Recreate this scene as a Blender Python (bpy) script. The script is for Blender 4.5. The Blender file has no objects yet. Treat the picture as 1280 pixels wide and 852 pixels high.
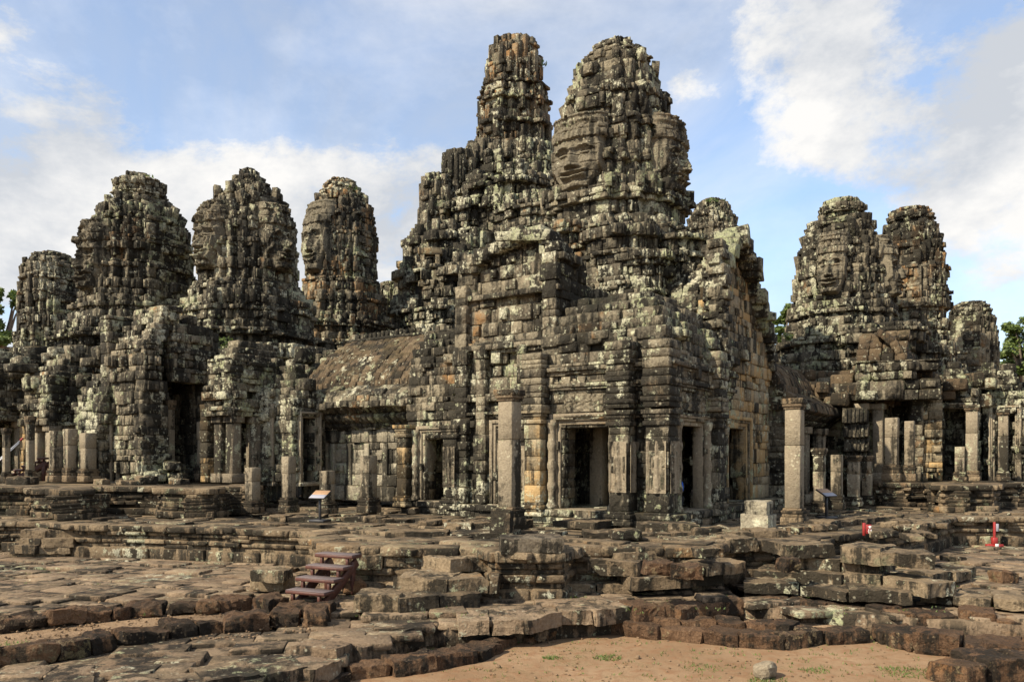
import bpy, math, random
import numpy as np
from mathutils import Vector, Matrix, noise as mnoise

scene = bpy.context.scene
COL = scene.collection
R = math.radians

# ------------------------------------------------------------------ camera, sky, sun, exposure
F = 1000.0                      # focal length in photo pixels (1280 wide)
HZ = 568.0                      # horizon row in the photo
EYE = 2.9
cam_d = bpy.data.cameras.new("camera")
cam = bpy.data.objects.new("camera", cam_d)
COL.objects.link(cam)
cam.location = (0, 0, EYE)
cam.rotation_euler = (R(90), 0, 0)
cam_d.sensor_width = 36.0
cam_d.lens = F / 1280 * 36
cam_d.shift_y = (HZ - 426) / 1280
cam_d.clip_start = 0.1
cam_d.clip_end = 6000
scene.camera = cam

SUN_EL = R(41)
SUN_AZ = (-0.83, -0.56)
_l = math.hypot(*SUN_AZ)
SUN = Vector((SUN_AZ[0] / _l * math.cos(SUN_EL), SUN_AZ[1] / _l * math.cos(SUN_EL), math.sin(SUN_EL)))
sd = bpy.data.lights.new("sun", 'SUN')
sd.energy = 5.0
sd.angle = R(0.6)
sd.color = (1.0, 0.89, 0.71)
so = bpy.data.objects.new("sun", sd)
COL.objects.link(so)
so.rotation_euler = (-SUN).to_track_quat('-Z', 'Y').to_euler()
so.location = (-20, -20, 40)

def world_sky():
    w = bpy.data.worlds.new("World")
    scene.world = w
    w.use_nodes = True
    nt = w.node_tree
    nt.nodes.clear()
    N, L = nt.nodes.new, nt.links.new
    out = N('ShaderNodeOutputWorld')
    sky = N('ShaderNodeTexSky')
    sky.sky_type = 'NISHITA'
    sky.sun_disc = False
    sky.sun_elevation = SUN_EL
    sky.sun_rotation = math.atan2(SUN_AZ[0], SUN_AZ[1])
    sky.air_density = 1.0
    sky.dust_density = 0.4
    sky.ozone_density = 2.0
    bg = N('ShaderNodeBackground')
    bg.inputs[1].default_value = 0.148
    L(sky.outputs[0], bg.inputs[0])
    tc = N('ShaderNodeTexCoord')
    sep = N('ShaderNodeSeparateXYZ')
    L(tc.outputs['Generated'], sep.inputs[0])
    def m(op, a, b=None, c=None, clamp=False):
        n = N('ShaderNodeMath'); n.operation = op; n.use_clamp = clamp
        for i, x in enumerate((a, b, c)):
            if x is None: continue
            if isinstance(x, (int, float)): n.inputs[i].default_value = x
            else: L(x, n.inputs[i])
        return n.outputs[0]
    zz = m('ADD', m('MAXIMUM', sep.outputs[2], 0.0), 0.22)
    comb = N('ShaderNodeCombineXYZ')
    L(m('DIVIDE', sep.outputs[0], zz), comb.inputs[0])
    L(m('DIVIDE', sep.outputs[1], zz), comb.inputs[1])
    def nz(scale, detail, rough, off=(0, 0, 0), dist=0.0, vec=None):
        mp = N('ShaderNodeMapping')
        mp.inputs['Location'].default_value = off
        L(vec or comb.outputs[0], mp.inputs[0])
        n = N('ShaderNodeTexNoise')
        n.inputs['Scale'].default_value = scale
        n.inputs['Detail'].default_value = detail
        n.inputs['Roughness'].default_value = rough
        n.inputs['Distortion'].default_value = dist
        L(mp.outputs[0], n.inputs[0])
        return n.outputs[0]
    dm = N('ShaderNodeMapping'); dm.inputs['Scale'].default_value = (1, 1, 1.7)
    L(tc.outputs['Generated'], dm.inputs[0]); dv = dm.outputs[0]
    def dirn(px, py):
        return Vector(((px - 640) / F, 1, (HZ - py) / F)).normalized()
    # where the cloud banks and the blue gaps stand in the sky
    tot = None
    for px, py, wd, amp in ((90, 290, .22, .11), (330, 250, .20, .13), (520, 240, .12, .14), (20, 40, .10, .05),
                            (1010, 50, .10, .09), (1180, 210, .20, .05), (985, 190, .07, .10), (850, 110, .035, .16), (1270, 90, .10, .14),
                            (430, 70, .20, -.20), (270, 120, .12, -.12), (900, 250, .09, -.14), (870, 170, .06, -.12), (1000, 300, .08, -.10), (780, 20, .12, -.12),
                            (600, 60, .10, -.08), (980, 330, .07, -.16), (1160, 40, .05, -.10), (930, 130, .04, -.06), (1080, 340, .05, -.08)):
        d = dirn(px, py)
        vd = N('ShaderNodeVectorMath'); vd.operation = 'DISTANCE'
        L(tc.outputs['Generated'], vd.inputs[0]); vd.inputs[1].default_value = d
        q = m('DIVIDE', vd.outputs['Value'], wd)
        g = m('MULTIPLY', m('EXPONENT', m('MULTIPLY', m('MULTIPLY', q, q), -1.0)), amp)
        tot = g if tot is None else m('ADD', tot, g)
    n1 = nz(2.9, 14, .66, (3.1, 1.7, 0), .15, dv)
    n1b = nz(2.7, 6, .6, (3.1 + .04, 1.7 + .02, -.05), .15, dv)
    dens = m('ADD', n1, tot)
    fac = N('ShaderNodeMapRange'); fac.interpolation_type = 'SMOOTHSTEP'
    L(dens, fac.inputs[0]); fac.inputs[1].default_value = .44; fac.inputs[2].default_value = .60
    wisp = nz(2.2, 7, .6, (9, 4, 0), .5, dv)
    wf = N('ShaderNodeMapRange'); L(wisp, wf.inputs[0])
    wf.inputs[1].default_value = .36; wf.inputs[2].default_value = .72; wf.inputs[3].default_value = .14; wf.inputs[4].default_value = .78
    f = m('MAXIMUM', fac.outputs[0], wf.outputs[0])
    shade = N('ShaderNodeMapRange')
    L(m('ADD', m('MULTIPLY', m('SUBTRACT', n1, n1b), 2.6), m('MULTIPLY', nz(3.0, 10, .62, (7, 2, 0), .2, dv), 1.0)), shade.inputs[0])
    shade.inputs[1].default_value = .18; shade.inputs[2].default_value = .78
    cr = N('ShaderNodeMix'); cr.data_type = 'RGBA'
    L(shade.outputs[0], cr.inputs[0])
    cr.inputs[6].default_value = (.63, .665, .72, 1)
    cr.inputs[7].default_value = (1.0, .985, .96, 1)
    cb = N('ShaderNodeBackground'); cb.inputs[1].default_value = 0.60
    L(cr.outputs[2], cb.inputs[0])
    mx = N('ShaderNodeMixShader')
    L(f, mx.inputs[0]); L(bg.outputs[0], mx.inputs[1]); L(cb.outputs[0], mx.inputs[2])
    L(mx.outputs[0], out.inputs[0])
world_sky()

vs = scene.view_settings
vs.view_transform = 'Standard'
vs.look = 'None'
vs.gamma = 1.0
vs.exposure = 0.74
vs.use_curve_mapping = False
try:
    scene.cycles.max_bounces = 5
    scene.cycles.diffuse_bounces = 3
    scene.cycles.use_denoising = True
except Exception:
    pass

# ------------------------------------------------------------------ positions
def G(px, py, z):
    """ground point at height z seen at photo pixel (px, py)"""
    y = F * (EYE - z) / (py - HZ)
    return Vector(((px - 640) / F * y, y, z))
def P(px, y, z=0):
    return Vector(((px - 640) / F * y, y, z))
def Z(py, y):
    return EYE + (HZ - py) * y / F
YAW = math.atan2(-.568, .823)
CX, CY = 3.47, 17.8
cs, sn = math.cos(YAW), math.sin(YAW)
def W(a, b, z=0.0):
    return Vector((CX + a * cs - b * sn, CY + a * sn + b * cs, z))
def AB(p):
    dx, dy = p[0] - CX, p[1] - CY
    return (dx * cs + dy * sn, -dx * sn + dy * cs)
def abp(px, y):
    return AB(P(px, y))
def abg(px, py, z):
    return AB(G(px, py, z))

# ------------------------------------------------------------------ mesh builder
def _template():
    vs_, idx = [], {}
    for ci in range(8):
        s = [(1 if ci >> k & 1 else -1) for k in range(3)]
        for a in range(3):
            idx[(ci, a)] = len(vs_)
            vs_.append((ci, a))
    fs = []
    def corner(*s):
        return sum((1 << k) for k in range(3) if s[k] > 0)
    sgn = np.array([[(1 if ci >> k & 1 else -1) for k in range(3)] for ci in range(8)], float)
    for a in range(3):
        b, c = (a + 1) % 3, (a + 2) % 3
        for s in (-1, 1):
            q = []
            for sb, sc_ in ((-1, -1), (1, -1), (1, 1), (-1, 1)):
                v = [0, 0, 0]; v[a] = s; v[b] = sb; v[c] = sc_
                q.append(idx[(corner(*v), a)])
            fs.append(q if s > 0 else q[::-1])
    for a in range(3):          # edges along axis a, between faces b and c
        b, c = (a + 1) % 3, (a + 2) % 3
        for sb in (-1, 1):
            for sc_ in (-1, 1):
                lo = [0, 0, 0]; lo[a] = -1; lo[b] = sb; lo[c] = sc_
                hi = list(lo); hi[a] = 1
                q = [idx[(corner(*lo), b)], idx[(corner(*hi), b)], idx[(corner(*hi), c)], idx[(corner(*lo), c)]]
                fs.append(q if sb * sc_ < 0 else q[::-1])
    for ci in range(8):
        t = [idx[(ci, 0)], idx[(ci, 1)], idx[(ci, 2)]]
        fs.append(t if sgn[ci].prod() > 0 else t[::-1])
    return sgn, np.array([c for c, a in vs_]), np.array([a for c, a in vs_]), fs
T_SGN, T_C, T_A, T_F = _template()
# orient template outward
def _fix():
    base = T_SGN[T_C] * .8
    for i, a in enumerate(T_A): base[i, a] *= 1.25
    for k, f in enumerate(T_F):
        p = base[f]
        n = np.cross(p[1] - p[0], p[2] - p[0])
        if n.dot(p.mean(0)) < 0: T_F[k] = f[::-1]
_fix()
T_QUAD = np.array([f for f in T_F if len(f) == 4])
T_TRI = np.array([f for f in T_F if len(f) == 3])

class MB:
    def __init__(self, frame=(CX, CY, YAW), seed=1, bev=.10, jit=.045):
        self.fr = frame; self.rng = random.Random(seed); self.np = np.random.default_rng(seed)
        self.b = []; self.raw = []; self.bev = bev; self.jit = jit
    def box(self, c, s, yaw=0.0, tilt=0.0, roll=0.0, tone=None, jit=None, bev=None):
        """c centre, s full size; yaw about z, then tilt about local x, roll about local y"""
        self.b.append((c[0], c[1], c[2], s[0], s[1], s[2], yaw, tilt, roll,
                       self.rng.random() if tone is None else tone, self.jit if jit is None else jit,
                       self.bev if bev is None else bev))
    def mesh(self, vs_, fs, tone=.5):
        self.raw.append((np.asarray(vs_, float), fs, tone))
    def prism(self, poly, z0, z1, tone=.15):
        n = len(poly)
        v = [(p[0], p[1], z0) for p in poly] + [(p[0], p[1], z1) for p in poly]
        f = [[i, (i + 1) % n, n + (i + 1) % n, n + i] for i in range(n)] + [list(range(n, 2 * n)), list(range(n - 1, -1, -1))]
        self.mesh(v, f, tone)
    def tube(self, pts, r, seg=10, tone=.5, caps=True):
        """pts list of (x,y,z,radius scale) stacked rings around z"""
        v, f = [], []
        for (x, y, z, k) in pts:
            for i in range(seg):
                an = 2 * math.pi * (i + .5) / seg
                v.append((x + r * k * math.cos(an), y + r * k * math.sin(an), z))
        for j in range(len(pts) - 1):
            for i in range(seg):
                f.append([j * seg + i, j * seg + (i + 1) % seg, (j + 1) * seg + (i + 1) % seg, (j + 1) * seg + i])
        if caps:
            f.append(list(range(seg - 1, -1, -1))); f.append([(len(pts) - 1) * seg + i for i in range(seg)])
        self.mesh(v, f, tone)
    def build(self, name, mat, parent=None, smooth=False):
        V, loops, starts, tones = [], [], [], []
        off = 0; lo = 0
        if self.b:
            B = np.array(self.b, float); n = len(B)
            half = B[:, 3:6] / 2
            bevel = np.minimum(half.min(1) * .8, B[:, 3:6].min(1) * B[:, 11] * self.np.uniform(.6, 1.5, n))
            pos = T_SGN[T_C][None] * half[:, None, :]
            red = np.ones((24, 3)); red[np.arange(24), T_A] = 0
            pos = pos - T_SGN[T_C][None] * red[None] * bevel[:, None, None]
            jit = self.np.uniform(-1, 1, (n, 8, 3)) * np.minimum(B[:, 3:6], .5)[:, None, :] * B[:, 10][:, None, None]
            pos = pos + jit[:, T_C, :]
            for ang, (i, j) in ((B[:, 8], (0, 2)), (B[:, 7], (1, 2)), (B[:, 6], (0, 1))):
                c, s = np.cos(ang)[:, None], np.sin(ang)[:, None]
                pi, pj = pos[..., i].copy(), pos[..., j].copy()
                pos[..., i] = pi * c - pj * s
                pos[..., j] = pi * s + pj * c
            pos = pos + B[:, None, 0:3]
            V.append(pos.reshape(-1, 3))
            o = (np.arange(n) * 24)[:, None, None]
            q = (T_QUAD[None] + o).reshape(-1); t = (T_TRI[None] + o).reshape(-1)
            loops += [q, t]
            nq, ntri = n * len(T_QUAD), n * len(T_TRI)
            starts += [np.arange(nq) * 4, nq * 4 + np.arange(ntri) * 3]
            lo = nq * 4 + ntri * 3; off = n * 24
            tones.append(np.stack([np.repeat(B[:, 9], 24), np.repeat(self.np.random(n), 24), np.repeat(self.np.random(n), 24), np.ones(n * 24)], 1))
        for v, f, tone in self.raw:
            V.append(v)
            for face in f:
                loops.append(np.array(face) + off); starts.append(np.array([lo])); lo += len(face)
            off += len(v)
            tones.append(np.tile([tone, self.np.random(), self.np.random(), 1.0], (len(v), 1)))
        me = bpy.data.meshes.new(name)
        if off:
            V = np.concatenate(V); loops = np.concatenate(loops); starts = np.concatenate(starts); tones = np.concatenate(tones)
            x, y, yaw = self.fr
            c, s = math.cos(yaw), math.sin(yaw)
            X = x + V[:, 0] * c - V[:, 1] * s; Y = y + V[:, 0] * s + V[:, 1] * c
            V = np.stack([X, Y, V[:, 2]], 1)
            me.vertices.add(len(V)); me.vertices.foreach_set('co', V.ravel().astype(np.float32))
            me.loops.add(len(loops)); me.loops.foreach_set('vertex_index', loops.astype(np.int32))
            me.polygons.add(len(starts)); me.polygons.foreach_set('loop_start', starts.astype(np.int32))
            me.update(calc_edges=True); me.validate()
            at = me.attributes.new('tone', 'FLOAT_COLOR', 'POINT')
            at.data.foreach_set('color', tones.ravel().astype(np.float32))
            if smooth: me.polygons.foreach_set('use_smooth', [True] * len(me.polygons))
        return link(name, me, mat, parent)

def link(name, me, mat, parent=None):
    o = bpy.data.objects.new(name, me)
    if mat: me.materials.append(mat)
    COL.objects.link(o)
    if parent is not None:
        o.parent = parent
        o.matrix_parent_inverse = (Matrix.Translation(parent.location) @ parent.rotation_euler.to_matrix().to_4x4()).inverted()
    return o
def tag(o, label, cat, group=None, kind=None):
    o['label'] = label; o['category'] = cat
    if group: o['group'] = group
    if kind: o['kind'] = kind
    return o
def thing(name, loc, label, cat, group=None, rz=0.0):
    o = bpy.data.objects.new(name, None); COL.objects.link(o)
    o.empty_display_size = .3
    o.location = loc; o.rotation_euler = (0, 0, rz)
    return tag(o, label, cat, group)
def copy_tree(root, loc, rz, label=None, group=None, scale=None):
    r = root.copy(); COL.objects.link(r); r.location = loc; r.rotation_euler = (0, 0, rz)
    if scale: r.scale = scale
    if label: r['label'] = label
    if group: r['group'] = group
    for ch in root.children:
        c = ch.copy(); COL.objects.link(c); c.parent = r
        for g in ch.children:
            d = g.copy(); COL.objects.link(d); d.parent = c
    return r

# ------------------------------------------------------------------ materials
class NT:
    def __init__(s, name):
        s.m = bpy.data.materials.new(name); s.m.use_nodes = True
        s.nt = s.m.node_tree; s.nt.nodes.clear()
        s.out = s.n('ShaderNodeOutputMaterial'); s.p = s.n('ShaderNodeBsdfPrincipled')
        s.l(s.p.outputs[0], s.out.inputs[0])
        s.geo = s.n('ShaderNodeNewGeometry')
    def n(s, t): return s.nt.nodes.new(t)
    def l(s, a, b): s.nt.links.new(a, b)
    def math(s, op, a, b=None, clamp=False):
        n = s.n('ShaderNodeMath'); n.operation = op; n.use_clamp = clamp
        for i, x in enumerate((a, b)):
            if x is None: continue
            if isinstance(x, (int, float)): n.inputs[i].default_value = x
            else: s.l(x, n.inputs[i])
        return n.outputs[0]
    def noise(s, scale, detail=4, rough=.55, sc=(1, 1, 1), off=(0, 0, 0), dist=0):
        mp = s.n('ShaderNodeMapping'); mp.inputs['Scale'].default_value = sc; mp.inputs['Location'].default_value = off
        s.l(s.geo.outputs['Position'], mp.inputs[0])
        n = s.n('ShaderNodeTexNoise'); n.inputs['Scale'].default_value = scale; n.inputs['Detail'].default_value = detail
        n.inputs['Roughness'].default_value = rough; n.inputs['Distortion'].default_value = dist
        s.l(mp.outputs[0], n.inputs[0]); return n.outputs[0]
    def vor(s, scale, feature='F1', sc=(1, 1, 1)):
        mp = s.n('ShaderNodeMapping'); mp.inputs['Scale'].default_value = sc
        s.l(s.geo.outputs['Position'], mp.inputs[0])
        n = s.n('ShaderNodeTexVoronoi'); n.feature = feature; n.inputs['Scale'].default_value = scale
        s.l(mp.outputs[0], n.inputs[0]); return n.outputs[0]
    def ramp(s, x, a, b, lo=0., hi=1.):
        n = s.n('ShaderNodeMapRange'); n.inputs[1].default_value = a; n.inputs[2].default_value = b
        n.inputs[3].default_value = lo; n.inputs[4].default_value = hi
        s.l(x, n.inputs[0]); return n.outputs[0]
    def mix(s, f, a, b):
        n = s.n('ShaderNodeMix'); n.data_type = 'RGBA'
        for i, x in ((0, f), (6, a), (7, b)):
            if isinstance(x, (int, float)): n.inputs[i].default_value = x
            elif isinstance(x, tuple): n.inputs[i].default_value = (*x, 1)
            else: s.l(x, n.inputs[i])
        return n.outputs[2]
    def cramp(s, x, stops):
        n = s.n('ShaderNodeValToRGB'); s.l(x, n.inputs[0])
        e = n.color_ramp.elements
        while len(e) < len(stops): e.new(.5)
        for k, (p, c) in zip(e, stops): k.position = p; k.color = (*c, 1)
        return n.outputs[0]

def stone(name, stops, dark=.5, lichen=.5, green=.25, moss=.35, mosscol=(.075, .055, .025), ochre=.15, bump=.5, fine=1.0, carve=0.0, darkcol=(.016, .0145, .011), lichcol=(.59, .56, .41), ochcol=(.27, .145, .055)):
    s = NT(name)
    at = s.n('ShaderNodeAttribute'); at.attribute_name = 'tone'
    sp = s.n('ShaderNodeSeparateColor'); s.l(at.outputs['Color'], sp.inputs[0])
    n_big = s.noise(.30, 4, .6)
    n_mid = s.noise(1.3, 7, .65, off=(5, 2, 1))
    n_fin = s.noise(4.2 * fine, 9, .72, off=(1, 7, 3))
    n_mic = s.noise(17 * fine, 5, .7, off=(3, 1, 3))
    n_str = s.noise(1.9, 8, .68, sc=(1.5, 1.5, .13), off=(2, 2, 2))
    x = s.math('ADD', s.math('MULTIPLY', sp.outputs[0], .34), s.math('ADD', s.math('MULTIPLY', n_mid, .40), s.math('MULTIPLY', s.math('SUBTRACT', n_mic, .5), .9)))
    x = s.math('ADD', x, .13)
    col = s.cramp(x, stops)
    # iron-ochre stains gather in patches
    oc = s.math('MULTIPLY', s.ramp(s.noise(.55, 5, .65, off=(8, 8, 2)), .66 - .22 * ochre, .74 - .22 * ochre), s.ramp(s.math('ADD', sp.outputs[1], n_fin), .75, 1.1), True)
    col = s.mix(s.math('MULTIPLY', oc, .75), col, ochcol)
    # green algae
    n_g = s.noise(.8, 6, .65, off=(11, 3, 8))
    gf = s.math('MULTIPLY', s.ramp(n_g, .68 - .2 * green, .76 - .2 * green), s.ramp(n_fin, .38, .55))
    col = s.mix(s.math('MULTIPLY', gf, .65), col, (.13, .15, .085))
    # black biofilm in streaks and blots
    dx = s.math('ADD', s.math('MULTIPLY', n_str, .66), s.math('ADD', s.math('MULTIPLY', n_big, .42), s.math('MULTIPLY', n_fin, .32)))
    dx = s.math('SUBTRACT', dx, .06)
    dx = s.math('ADD', dx, s.math('MULTIPLY', s.math('SUBTRACT', sp.outputs[2], .5), .10))
    df = s.ramp(dx, .715 - .17 * dark, .775 - .17 * dark)
    col = s.mix(s.math('MULTIPLY', df, .90), col, darkcol)
    # pale crusty lichen with hard edges, two sizes
    lx = s.math('ADD', s.math('MULTIPLY', n_fin, .72), s.math('ADD', s.math('MULTIPLY', n_mid, .22), s.math('MULTIPLY', s.noise(.42, 3, .55, off=(6, 1, 4)), .42)))
    lx = s.math('ADD', lx, .10)
    lx = s.math('ADD', lx, s.math('MULTIPLY', s.math('SUBTRACT', s.noise(2.4, 6, .65, sc=(1.6, 1.6, .12), off=(9, 5, 1)), .5), .30))
    lx = s.math('SUBTRACT', lx, .205)
    lx = s.math('ADD', lx, s.math('MULTIPLY', s.math('SUBTRACT', sp.outputs[1], .5), .09))
    lf = s.ramp(lx, .705 - .14 * lichen, .745 - .14 * lichen)
    lcol = s.mix(s.ramp(n_g, .42, .6), lichcol, tuple(c * k for c, k in zip(lichcol, (.58, .66, .48))))
    lcol = s.mix(s.ramp(n_mic, .38, .60), tuple(c * .34 for c in lichcol), lcol)
    col = s.mix(s.math('MULTIPLY', lf, .88), col, lcol)
    spk = s.math('MULTIPLY', s.ramp(s.vor(7.5 * fine), .30, .18), s.ramp(s.noise(2.3, 4, .6, off=(4, 4, 9)), .56 - .10 * lichen, .64 - .10 * lichen))
    col = s.mix(s.math('MULTIPLY', spk, .35), col, lichcol)
    # brown moss and dust on ledges
    nz_ = s.n('ShaderNodeSeparateXYZ'); s.l(s.geo.outputs['Normal'], nz_.inputs[0])
    mf = s.math('MULTIPLY', s.ramp(nz_.outputs[2], .35, .8), s.ramp(n_mid, .62 - .4 * moss, .72 - .3 * moss))
    col = s.mix(s.math('MULTIPLY', mf, .72), col, s.mix(s.ramp(s.math('ADD', s.math('MULTIPLY', n_mic, .6), s.math('MULTIPLY', n_fin, .6)), .42, .78), tuple(c * .38 for c in mosscol), tuple(c * 1.35 for c in mosscol)))
    s.l(col, s.p.inputs['Base Color'])
    s.p.inputs['Roughness'].default_value = .93
    s.p.inputs['Specular IOR Level'].default_value = .2
    h = s.math('ADD', s.math('MULTIPLY', n_fin, .11), s.math('MULTIPLY', n_mid, .12))
    h = s.math('ADD', h, s.math('MULTIPLY', n_mic, .035))
    h = s.math('SUBTRACT', h, s.math('MULTIPLY', s.ramp(s.vor(9 * fine, 'F1'), .22, .0), .03))
    if carve:
        cv = s.vor(6.5, 'F1', (1, 1, .75))
        h = s.math('ADD', h, s.math('MULTIPLY', cv, .09 * carve))
    b = s.n('ShaderNodeBump'); b.inputs['Strength'].default_value = min(1, bump); b.inputs['Distance'].default_value = 1.0
    s.l(h, b.inputs['Height']); s.l(b.outputs[0], s.p.inputs['Normal'])
    return s.m

GREY = [(.18, (.030, .026, .019)), (.42, (.098, .084, .060)), (.62, (.185, .158, .108)), (.85, (.31, .265, .18))]
M = {}
M['tower_ochre'] = stone('iron_stained_sandstone', GREY, dark=.72, lichen=.55, green=.35, moss=.4, ochre=.95, bump=.85, carve=.8)
M['tower'] = stone('weathered_sandstone', GREY, dark=.80, lichen=.66, green=.5, moss=.4, ochre=.30, bump=.85, carve=.8)
M['wall'] = stone('carved_sandstone', [(.15, (.045, .037, .026)), (.4, (.125, .105, .074)), (.62, (.215, .182, .125)), (.85, (.34, .29, .20))], dark=.78, lichen=.58, green=.35, moss=.4, ochre=.30, bump=.8, carve=.8)
M['warm'] = stone('warm_sandstone', [(.15, (.08, .06, .038)), (.4, (.18, .145, .092)), (.62, (.275, .225, .145)), (.85, (.38, .325, .22))], dark=.52, lichen=.42, green=.1, moss=.3, ochre=1.15, bump=.7, ochcol=(.42, .27, .115))
M['pale'] = stone('pale_gallery_sandstone', [(.15, (.09, .075, .055)), (.4, (.19, .165, .12)), (.62, (.29, .255, .185)), (.85, (.40, .36, .27))], dark=.52, lichen=.5, green=.1, moss=.3, ochre=.35, bump=.7, carve=.5, ochcol=(.34, .22, .11))
M['pillar'] = stone('pillar_sandstone', [(.15, (.09, .072, .05)), (.4, (.19, .155, .108)), (.62, (.255, .212, .148)), (.85, (.33, .28, .20))], dark=.26, lichen=.38, green=.15, moss=.4, ochre=.25, bump=.5, fine=1.3, carve=.25)
M['tower_face'] = stone('eroded_face_sandstone', GREY, dark=.72, lichen=.6, green=.4, moss=.3, ochre=.3, bump=.6, fine=1.2, carve=.5)
M['face'] = stone('face_sandstone', GREY, dark=.44, lichen=.46, green=.3, moss=.3, ochre=.3, bump=.35, fine=1.5)
M['roof'] = stone('mossy_roof_stone', [(.15, (.035, .025, .016)), (.4, (.085, .06, .036)), (.62, (.13, .094, .056)), (.85, (.19, .145, .09))], dark=.50, lichen=.30, green=.2, moss=.45, ochre=.0, bump=.7, fine=1.3)
M['terrace'] = stone('terrace_sandstone', [(.15, (.06, .042, .027)), (.4, (.145, .106, .066)), (.62, (.225, .168, .105)), (.85, (.32, .25, .158))], dark=.72, lichen=.34, green=.42, moss=.5, mosscol=(.21, .152, .092), ochre=.35, bump=.75, fine=1.4)
M['slab'] = stone('paving_sandstone', [(.15, (.095, .064, .040)), (.4, (.18, .126, .080)), (.62, (.25, .182, .118)), (.85, (.32, .24, .158))], dark=.58, lichen=.28, green=.30, moss=.4, mosscol=(.235, .172, .108), ochre=.0, bump=.75, fine=1.3)
M['laterite'] = stone('laterite', [(.15, (.035, .021, .013)), (.4, (.115, .066, .037)), (.62, (.19, .112, .062)), (.85, (.30, .185, .10))], dark=.56, lichen=.22, green=.12, moss=.5, mosscol=(.105, .066, .04), ochre=.5, bump=1.0, fine=2.2, carve=.6, lichcol=(.36, .26, .16), ochcol=(.30, .15, .06))
M['capstone'] = stone('dark_capstone', [(.15, (.05, .04, .03)), (.4, (.10, .08, .058)), (.62, (.14, .115, .082)), (.85, (.2, .165, .12))], dark=.62, lichen=.34, green=.15, moss=.5, mosscol=(.115, .088, .06), ochre=.1, bump=.75, fine=1.4)

def plain(name, col, rough=.6, var=.25, scale=20., metal=0., bump=.0):
    s = NT(name)
    n = s.noise(scale, 5, .6)
    c = s.mix(s.ramp(n, .3, .7), tuple(k * (1 - var) for k in col), tuple(min(1, k * (1 + var)) for k in col))
    s.l(c, s.p.inputs['Base Color']); s.p.inputs['Roughness'].default_value = rough; s.p.inputs['Metallic'].default_value = metal
    if bump:
        b = s.n('ShaderNodeBump'); b.inputs['Strength'].default_value = bump; b.inputs['Distance'].default_value = .02
        s.l(n, b.inputs['Height']); s.l(b.outputs[0], s.p.inputs['Normal'])
    return s.m
M['wood'] = plain('brown_painted_wood', (.075, .026, .017), .55, .3, 14, bump=.15)
M['woodtop'] = plain('worn_tread_top', (.105, .08, .078), .7, .25, 25, bump=.2)
M['steel'] = plain('galvanised_rail', (.38, .39, .41), .35, .1, 30, .6)
M['red'] = plain('red_paint', (.27, .022, .02), .5, .15, 30)
M['black'] = plain('black_metal', (.018, .018, .02), .5, .2, 30)
M['white'] = plain('white_plate', (.72, .71, .68), .5, .08, 20)
M['tan'] = plain('board_tan', (.30, .18, .095), .5, .15, 20)
M['palegrey'] = plain('board_grey', (.27, .27, .31), .5, .1, 20)
M['blue'] = plain('blue_cloth', (.03, .13, .62), .8, .2, 40)
M['skin'] = plain('skin', (.34, .18, .11), .6, .1, 40)
M['trousers'] = plain('dark_trousers', (.03, .03, .035), .9, .2, 40)
M['hair'] = plain('black_hair', (.012, .010, .009), .6, .2, 60)
M['bark'] = plain('bark', (.14, .11, .085), .95, .3, 8, bump=.5)

def sand_mat():
    s = NT('sand_ground')
    n1 = s.noise(.55, 6, .6); n2 = s.noise(5, 8, .65); n3 = s.noise(60, 4, .7)
    c = s.mix(s.ramp(n1, .35, .65), (.195, .124, .07), (.265, .178, .106))
    c = s.mix(s.math('MULTIPLY', s.ramp(n2, .48, .62), .7), c, (.20, .108, .058))
    c = s.mix(s.math('MULTIPLY', s.ramp(n3, .55, .7), .35), c, (.16, .10, .06))
    g = s.math('MULTIPLY', s.ramp(s.noise(1.4, 5, .7, off=(3, 8, 1)), .56, .66), s.ramp(s.noise(22, 4, .7), .50, .60))
    c = s.mix(s.math('MULTIPLY', g, .65), c, (.075, .085, .028))
    s.l(c, s.p.inputs['Base Color']); s.p.inputs['Roughness'].default_value = 1.0; s.p.inputs['Specular IOR Level'].default_value = .1
    h = s.math('ADD', s.math('MULTIPLY', n2, .05), s.math('MULTIPLY', n3, .012))
    b = s.n('ShaderNodeBump'); b.inputs['Strength'].default_value = .7; b.inputs['Distance'].default_value = 1.0
    s.l(h, b.inputs['Height']); s.l(b.outputs[0], s.p.inputs['Normal'])
    return s.m
M['sand'] = sand_mat()
def dirt_mat():
    s = NT('trodden_dirt')
    n1 = s.noise(1.1, 6, .65); n2 = s.noise(9, 7, .7); v = s.vor(26)
    c = s.mix(s.ramp(n1, .35, .65), (.17, .115, .07), (.27, .185, .115))
    c = s.mix(s.math('MULTIPLY', s.ramp(n2, .5, .62), .7), c, (.11, .07, .042))
    c = s.mix(s.math('MULTIPLY', s.ramp(v, .25, .12), .5), c, (.36, .29, .21))
    s.l(c, s.p.inputs['Base Color']); s.p.inputs['Roughness'].default_value = 1.0; s.p.inputs['Specular IOR Level'].default_value = .1
    b = s.n('ShaderNodeBump'); b.inputs['Strength'].default_value = .9; b.inputs['Distance'].default_value = 1.0
    s.l(s.math('SUBTRACT', s.math('MULTIPLY', n2, .06), s.math('MULTIPLY', v, .02)), b.inputs['Height']); s.l(b.outputs[0], s.p.inputs['Normal'])
    return s.m
M['dirt'] = dirt_mat()
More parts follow.
